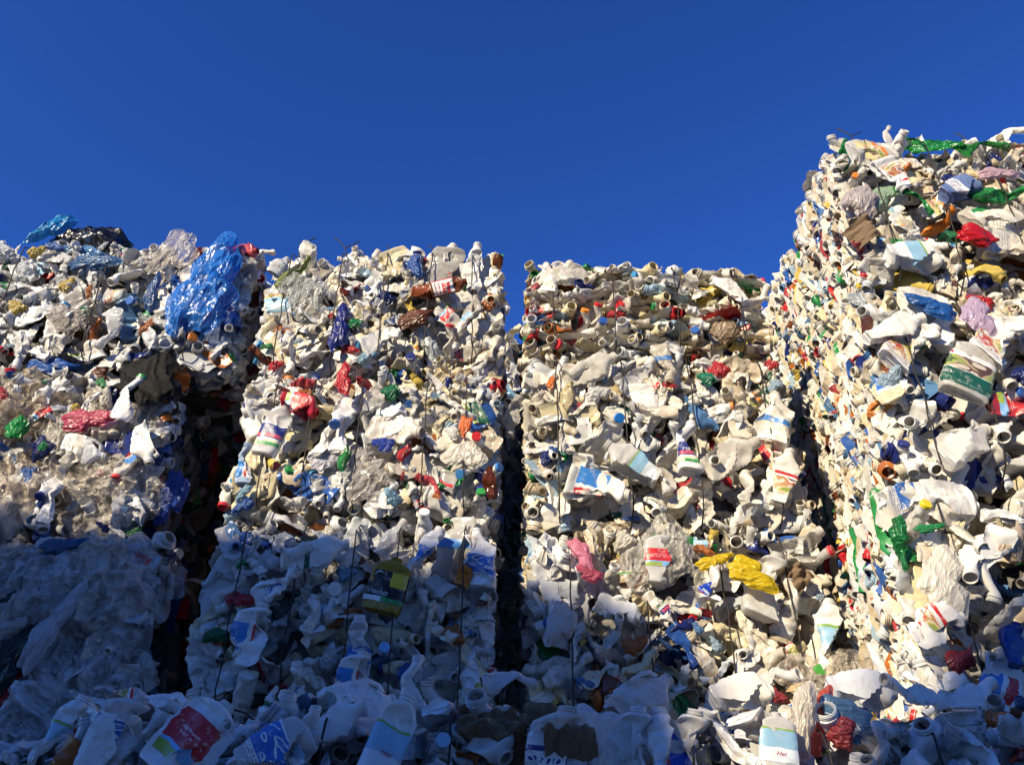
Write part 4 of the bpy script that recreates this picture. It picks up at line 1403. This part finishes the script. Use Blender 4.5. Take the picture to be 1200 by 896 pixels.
Bale('bottom bale of the tall right stack, open necks above, lower part in shadow', 1.27, 2.48, 2.82, 1.12, 0.38, 1.39, 43, pal=WHITES + WARM, bright=0.08, cap=0.15, lab=0.58,
     wires=3, sides=(620, 60), lean=1.2, yaw=0.4, specials=[
         ('drink', 1158, 560, 330, (0.30,), (0.62, 0.62, 0.58), dict(cap=BLU, proud=0.08, label='clear bottle with a blue cap')),
         ('film', 1166, 540, 120, (0.12, 0.26), (0.02, 0.05, 0.40), dict(label='dark blue film', proud=0.06)),
         ('square', 1192, 565, 30, (0.30,), WARM[0], dict(lab='print', proud=0.06)),
         ('canister', 1070, 568, 80, (0.26,), WHITES[0], dict(lab='swoosh', proud=0.05)),
         ('canister', 1110, 575, 95, (0.25,), WHITES[0], dict(proud=0.06)),
         ('drink', 1052, 640, 165, (0.21,), (0.02, 0.24, 0.06), dict(label='crushed green bottle', proud=0.05)),
         ('film', 1082, 625, 80, (0.05, 0.12), (0.02, 0.28, 0.08), dict(proud=0.05)),
         ('milk', 1070, 612, 20, (0.22,), WHITES[0], dict(out='neck', tip=45, cap=(0.72, 0.58, 0.02), proud=0.07)),
         ('film', 1098, 690, 20, (0.24, 0.28), (0.76, 0.72, 0.63), dict(label='white plastic sheet', proud=0.06)),
         ('milk', 1135, 652, 200, (0.30,), WHITES[0], dict(out='neck', tip=60, proud=0.08)),
         ('milk', 1130, 625, 160, (0.26,), WHITES[0], dict(out='neck', tip=50, proud=0.06)),
         ('milk', 1160, 665, 20, (0.30,), WHITES[0], dict(out='base', tip=70, proud=0.08)),
         ('bag', 1122, 775, 40, (0.13, 0.14), (0.28, 0.02, 0.03), dict(label='dark red plastic bag')),
         ('canister', 1180, 762, 5, (0.17,), (0.02, 0.06, 0.28), dict(proud=0.05)),
         ('canister', 1085, 738, 60, (0.22,), WHITES[0], dict(lab='food', proud=0.05)),
         ('jug', 1170, 800, 20, (0.30,), WHITES[0], dict(lab='bars')),
         ('milk', 1183, 722, 60, (0.26,), WHITES[0], dict(out='neck', tip=50)),
         ('bag', 1180, 640, 20, (0.20, 0.20), (0.55, 0.44, 0.32), {}),
     ])

# bales of the row behind, seen only through the narrow gap
for (z0, z1, lb, sd) in ((2.35, 3.34, 'shaded top bale of the row behind, seen through the middle gap', 61),
                         (1.55, 2.34, 'dark middle bale of the row behind, seen low in the middle gap', 62),
                         (0.60, 1.54, 'dark lowest bale of the row behind, deep at the foot of the gap', 63)):
    Bale(lb, -1.75, 0.62, 4.50, 1.0, z0, z1, sd, pal=WARM, bright=0.0, scraps=0, bottles=40, sides=(10, 10), wires=0, group='bales of the row behind')

# the row in front, nearly all in shade
FG = 'bales of the front row'
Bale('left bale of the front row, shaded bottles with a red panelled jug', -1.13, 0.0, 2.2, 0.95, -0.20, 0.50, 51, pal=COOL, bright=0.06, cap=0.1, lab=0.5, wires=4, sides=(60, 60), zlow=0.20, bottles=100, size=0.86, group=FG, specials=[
         ('canister', 235, 868, 38, (0.24,), COOL[2], dict(lab='red_panel', proud=0.09, span=(1, 15, 0.1, 0.9), label='white jug with a red panel')),
         ('milk', 245, 862, 80, (0.18,), COOL[0], dict(out='neck', tip=50, proud=0.10)),
         ('canister', 150, 840, 20, (0.21,), COOL[0], dict(lab='swoosh', proud=0.05)),
         ('square', 90, 850, 20, (0.21,), COOL[0], dict(lab='cyan_food', proud=0.05)),
         ('square', 460, 868, 14, (0.24,), COOL[2], dict(lab='cyan_food', text=[FW('Hei', 0.45, 0.40, 0.15, PRINT_R, 0.3)], proud=0.08, span=(1, 15, 0.02, 0.9))),
         ('oval', 362, 880, 10, (0.21,), COOL[2], dict(lab='cyan_food', proud=0.06)),
         ('canister', 335, 885, 60, (0.21,), COOL[0], dict(lab='swoosh', proud=0.05)),
         ('milk', 300, 875, 200, (0.19,), COOL[2], dict(out='base', tip=45, proud=0.07)),
         ('jug', 385, 840, 60, (0.22,), COOL[2], {}),
         ('milk', 480, 815, 5, (0.15,), COOL[0], dict(proud=0.06)),
         ('milk', 515, 880, 10, (0.19,), COOL[0], dict(out='neck', tip=30, cap=CYAN)),
         ('canister', 135, 880, 10, (0.22,), COOL[2], {}),
     ])
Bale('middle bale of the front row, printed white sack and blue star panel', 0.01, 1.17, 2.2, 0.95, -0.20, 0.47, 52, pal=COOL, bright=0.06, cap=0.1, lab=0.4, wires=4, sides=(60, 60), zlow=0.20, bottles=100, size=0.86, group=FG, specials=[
         ('canister', 655, 878, 4, (0.25,), COOL[2], dict(lab='barcode', proud=0.08, span=(0, 16, 0.02, 0.9), label='white container with dark blue printing')),
         ('film', 705, 872, 10, (0.18, 0.24), (0.70, 0.71, 0.72), dict(label='plain white plastic sheet', proud=0.08, dep=0.3)),
         ('canister', 806, 850, 12, (0.22,), COOL[2], dict(lab='star', proud=0.09, span=(1, 15, 0.05, 0.9), label='container with a strong blue panel')),
         ('milk', 788, 838, 300, (0.18,), COOL[0], dict(out='neck', tip=60, proud=0.09)),
         ('square', 782, 880, 5, (0.24,), COOL[2], dict(lab='cyan_plain', proud=0.05, span=(1, 15, 0.05, 0.5))),
         ('canister', 903, 874, 8, (0.145,), WHITES[0], dict(lab='cyan_food', text=[FW('Hei', 0.42, 0.20, 0.17, PRINT_R, 0.3)], proud=0.09, span=(1, 15, 0.05, 0.9), label='carton with a light blue panel')),
         ('film', 960, 845, 20, (0.08, 0.24), (0.60, 0.10, 0.06), dict(proud=0.06)),
         ('film', 995, 840, 100, (0.12, 0.17), (0.12, 0.25, 0.42), dict(label='blue film', proud=0.07)),
         ('film', 932, 850, 10, (0.12, 0.24), (0.72, 0.64, 0.52), dict(proud=0.06)),
         ('milk', 928, 812, 120, (0.19,), WHITES[0], dict(out='neck', tip=55, proud=0.05)),
         ('milk', 858, 878, 160, (0.21,), COOL[0], dict(out='neck', tip=55, proud=0.06)),
         ('canister', 745, 880, 5, (0.22,), COOL[0], dict(lab='print')),
         ('milk', 1025, 885, 10, (0.19,), COOL[0], dict(out='neck', tip=40)),
         ('square', 560, 885, 5, (0.19,), COOL[0], {}),
     ])
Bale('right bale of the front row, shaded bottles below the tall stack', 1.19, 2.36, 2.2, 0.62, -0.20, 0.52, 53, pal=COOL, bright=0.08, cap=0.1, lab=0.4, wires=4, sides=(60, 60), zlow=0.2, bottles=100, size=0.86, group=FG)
Bale('lowest bale at the left end of the front row, dark film and jugs', -2.30, -1.16, 2.25, 0.9, -0.25, 0.43, 54, pal=COOL, bright=0.10, cap=0.1, lab=0.3, wires=3, sides=(40, 60), zlow=0.2, bottles=30, films=16,
     filmcol=[(0.10, 0.10, 0.10), (0.20, 0.17, 0.14), (0.4, 0.4, 0.42)], group=FG)


# ------------------------------------------------------------------ loose things lying on and between the bales
def loose_bottle(v, mw, color, label, cat='bottle', cap=None, lab=None, clear=False, name='loose_bottle', span=None):
    t = thing(name, label, cat, mw.translation)
    m = mw.copy()
    m.translation = Vector((0, 0, 0))
    rr = random.Random(len(label))
    body = add_bottle(t, v, m, color, rr, cap, lab, None, clear, 'body', None, span)
    return t


def P3(px, py, y):
    d = ray(px, py)
    return d * (y / d.y)


def vpick(kind):
    return [v for v in MILD if v.kind == kind][0]


p = P3(603, 487, 3.26)
loose_bottle(vpick('ribbed'), basis(Vector((-0.25, 0.2, -1)), Vector((0.1, -1, 0)), p, 0.85), (0.66, 0.64, 0.62), 'grey ribbed bottle wedged upside down in the dark gap between two stacks')
rows = [
    ('milk', 195, 828, 2.55, (1, -0.15, 0.10), 0.95, COOL[2], 'white bottle lying on its side with its open neck right, on the front row', None),
    ('milk', 232, 832, 2.5, (-1, -0.3, 0.02), 0.9, COOL[0], 'grey bottle lying neck left behind the red panelled jug', None),
    ('square', 140, 822, 2.75, (1, 0.3, 0.05), 0.95, COOL[1], 'dull bottle lying flat at the left end of the front row', 'food'),
    ('milk', 486, 806, 2.32, (-0.05, -0.25, 1), 0.85, COOL[0], 'slim white bottle standing up beside the brown cardboard', None),
    ('jug', 420, 820, 2.5, (0.8, 0.2, 0.35), 1.0, COOL[2], 'large white jug leaning on the front row below blue labels', None),
    ('jug', 752, 815, 2.5, (0.5, -0.1, 0.5), 0.95, COOL[0], 'white jug slumped over the front row right of the cardboard', 'print'),
    ('canister', 870, 815, 2.55, (0.9, 0.1, 0.3), 0.85, WHITES[1], 'sunlit cream container lying above the light blue carton', 'yellow'),
    ('milk', 905, 803, 2.6, (0.5, -0.7, 0.25), 1.0, WHITES[0], 'sunlit white bottle with its open neck towards the yard', None),
    ('canister', 1010, 812, 2.5, (1, 0.1, 0.15), 0.9, COOL[1], 'shaded container lying on the front row below the tall stack', 'swoosh'),
    ('milk', 1065, 808, 2.45, (-0.8, -0.5, 0.1), 0.95, COOL[0], 'shaded white bottle pointing left below the tall stack', None),
    ('ribbed', 1130, 812, 2.5, (0.9, -0.2, 0.3), 1.0, COOL[2], 'shaded ribbed bottle lying at the right end of the front row', None),
    ('milk', 596, 800, 2.75, (0.9, 0.2, 0.15), 0.9, COOL[1], 'grey bottle in the gap behind the brown cardboard', 'swoosh'),
]
for (kd, px, py, y, ax, sc, c, lb, la) in rows:
    loose_bottle(vpick(kd), basis(Vector(ax), Vector((0.1, -1, 0.25)), P3(px, py, y), sc * 0.82), c, lb, 'bottle', None, la)


def loose_sheet(name, me, mw, label, cat, color=None, mat=None):
    o = link(name, me, None, mw, color, mat)
    tag(o, label, cat)
    return o


def lay(px, py, y, up, size, rot, dep=0.5):
    """a sheet at the place seen at px, py; up = its outward direction"""
    n = Vector(up).normalized()
    z = Vector((math.sin(R_(rot)), 0.0, math.cos(R_(rot))))
    z = (z - n * z.dot(n)).normalized()
    m = basis(z, n, P3(px, py, y))
    return m @ Matrix.Diagonal((size[0], dep, size[1], 1))


loose_sheet('cardboard_sheet', CARDS[0], lay(578, 835, 2.2, (0, -1, 0.9), (0.17, 0.10), 0), 'brown cardboard flap folded over the left end of the middle front bale', 'cardboard')
loose_sheet('cardboard_sheet', CARDS[1], lay(575, 855, 2.17, (0, -1, 0.15), (0.16, 0.10), 4), 'brown cardboard panel hanging below the folded flap', 'cardboard')
loose_sheet('cardboard_sheet', CARDS[2], lay(672, 838, 2.3, (0.1, -1, 1.2), (0.25, 0.13), 3), 'long brown cardboard strip lying on top of the middle front bale', 'cardboard')
loose_sheet('cardboard_sheet', CARDS[3], lay(668, 858, 2.1, (0, -1, 0.5), (0.12, 0.09), -8), 'small brown cardboard square lying over the printed white container', 'cardboard')
loose_sheet('plastic_bag', GLOSSY[3], lay(62, 264, 3.30, (0.15, -1, 0.15), (0.11, 0.27), 28, 0.16), 'light blue plastic bag sticking up from the top of the left stack', 'plastic bag', (0.03, 0.28, 0.58), BAGM)
loose_sheet('black_sheet', GLOSSY[1], lay(108, 280, 3.36, (0.0, -0.9, 0.7), (0.50, 0.30), 4, 0.5), 'black plastic sheet lying over the top of the left stack', 'plastic sheet', (0.008, 0.008, 0.009), BAGM)
for (kd, px, py, y, ax, sc, c, lb) in [
    ('milk', 1041, 160, 2.98, (0.1, -0.2, 1), 0.55, WHITES[0], 'small white bottle standing on the top edge of the tall right stack'),
    ('milk', 1180, 165, 2.95, (0.6, -0.3, 0.3), 1.1, WHITES[1], 'cream bottle lying on the top right corner of the tall stack'),
    ('milk', 303, 300, 3.3, (0.7, 0.1, 0.5), 0.7, WHITES[1], 'white bottle poking out at the top right corner of the left stack'),
    ('jug', 655, 322, 3.3, (0.4, -0.2, 0.9), 0.9, WARM[0], 'cream jug sticking up at the top left corner of the third stack'),
]:
    loose_bottle(vpick(kd), basis(Vector(ax), Vector((0.1, -1, 0.1)), P3(px, py, y), sc), c, lb)

# ------------------------------------------------------------------ yard, unseen casters added behind the camera to shade the lower bales
bm = bmesh.new()
bmesh.ops.create_grid(bm, x_segments=4, y_segments=4, size=1500)
me = bpy.data.meshes.new('yard')
bm.to_mesh(me); bm.free()
me.materials.append(GROUNDM)
o = link('ground', me)
o.location = (0, 0, GROUND)
o['kind'] = 'structure'

SUN_AZ, SUN_EL = R_(37), R_(27)     # sun to the left behind the camera
S = Vector((-math.sin(SUN_AZ) * math.cos(SUN_EL), -math.cos(SUN_AZ) * math.cos(SUN_EL), math.sin(SUN_EL)))


def prism(name, outline, y, depth, label, cat):
    """an added shade caster: shed-like outline (x, z) drawn out towards the sun"""
    n = len(outline)
    V = [(x, y, z) for x, z in outline] + [(x - depth * math.sin(SUN_AZ), y - depth * math.cos(SUN_AZ), z) for x, z in outline]
    bm = bmesh.new()
    vs = [bm.verts.new(v) for v in V]
    bm.faces.new(vs[:n]); bm.faces.new(vs[n:][::-1])
    for k in range(n):
        bm.faces.new((vs[k], vs[k + n], vs[(k + 1) % n + n], vs[(k + 1) % n]))
    bmesh.ops.recalc_face_normals(bm, faces=bm.faces)
    me = bpy.data.meshes.new(name)
    bm.to_mesh(me); bm.free()
    me.materials.append(CASTERM)
    o = link(name, me)
    tag(o, label, cat)
    return o


def back(x, z, y, yp=3.2):
    """the point at depth y whose shadow falls on (x, yp, z)"""
    t = (yp - y) / -S.y
    return (x + S.x * t, z + S.z * t)


YB = -10.0
ol = [back(*p, YB) for p in ((-9, 1.42), (-1.2, 1.42), (0.0, 1.24), (0.5, 1.03), (0.93, 0.62), (1.32, -0.5))]  # outline traced back along the sun from the wanted shadow edge
ol = [(ol[0][0], GROUND)] + ol + [(ol[-1][0], GROUND)]
prism('shade_caster', ol, YB, 6, 'long unseen shed shape with a hipped end, added behind the camera for shade', 'shadow caster')
ol2 = [back(*p, YB) for p in ((1.54, -0.5), (1.56, 0.36), (1.66, 0.52), (2.06, 0.82), (2.9, 1.5), (4.5, 4.6), (16, 4.6))]  # tall right end added to block more sky and deepen the shade
ol2 = [(ol2[0][0], GROUND)] + ol2 + [(ol2[-1][0], GROUND)]
prism('shade_caster', ol2, YB, 5, 'second unseen shed shape with a sloping top, added right behind the camera for shade', 'shadow caster')

# ------------------------------------------------------------------ light
w = bpy.data.worlds.new('World')
SC.world = w
w.use_nodes = True
nt = w.node_tree
nt.nodes.clear()
sky = nt.nodes.new('ShaderNodeTexSky')
sky.sky_type = 'NISHITA'
sky.sun_disc = False
sky.sun_elevation = SUN_EL
sky.sun_rotation = math.atan2(S.x, S.y)
sky.air_density = 1.0
sky.dust_density = 0.2
sky.ozone_density = 2.0
bg = nt.nodes.new('ShaderNodeBackground')
bg.inputs['Strength'].default_value = 0.085
out = nt.nodes.new('ShaderNodeOutputWorld')
gm = nt.nodes.new('ShaderNodeGamma')
gm.inputs[1].default_value = 1.3
tintn = nt.nodes.new('ShaderNodeMix')
tintn.data_type = 'RGBA'
tintn.blend_type = 'MULTIPLY'
tintn.inputs[0].default_value = 1.0
tintn.inputs[7].default_value = (0.27, 0.56, 1.16, 1)
nt.links.new(sky.outputs[0], gm.inputs[0])
nt.links.new(gm.outputs[0], tintn.inputs[6])
nt.links.new(tintn.outputs[2], bg.inputs[0])
nt.links.new(bg.outputs[0], out.inputs[0])

sd = bpy.data.lights.new('sun', 'SUN')
sd.energy = 5.0
sd.angle = R_(0.5)
sd.color = (1.0, 0.87, 0.63)
so = bpy.data.objects.new('sun', sd)
COL.objects.link(so)
so.rotation_euler = (-S).to_track_quat('-Z', 'Y').to_euler()

SC.view_settings.view_transform = 'Standard'
SC.view_settings.look = 'None'
SC.view_settings.exposure = 0.48
SC.view_settings.gamma = 1.0
SC.view_settings.use_curve_mapping = False
SC.render.engine = 'CYCLES'
SC.cycles.max_bounces = 6
SC.cycles.diffuse_bounces = 2
SC.cycles.glossy_bounces = 3
SC.cycles.transmission_bounces = 4
SC.cycles.transparent_max_bounces = 8
SC.cycles.use_denoising = True
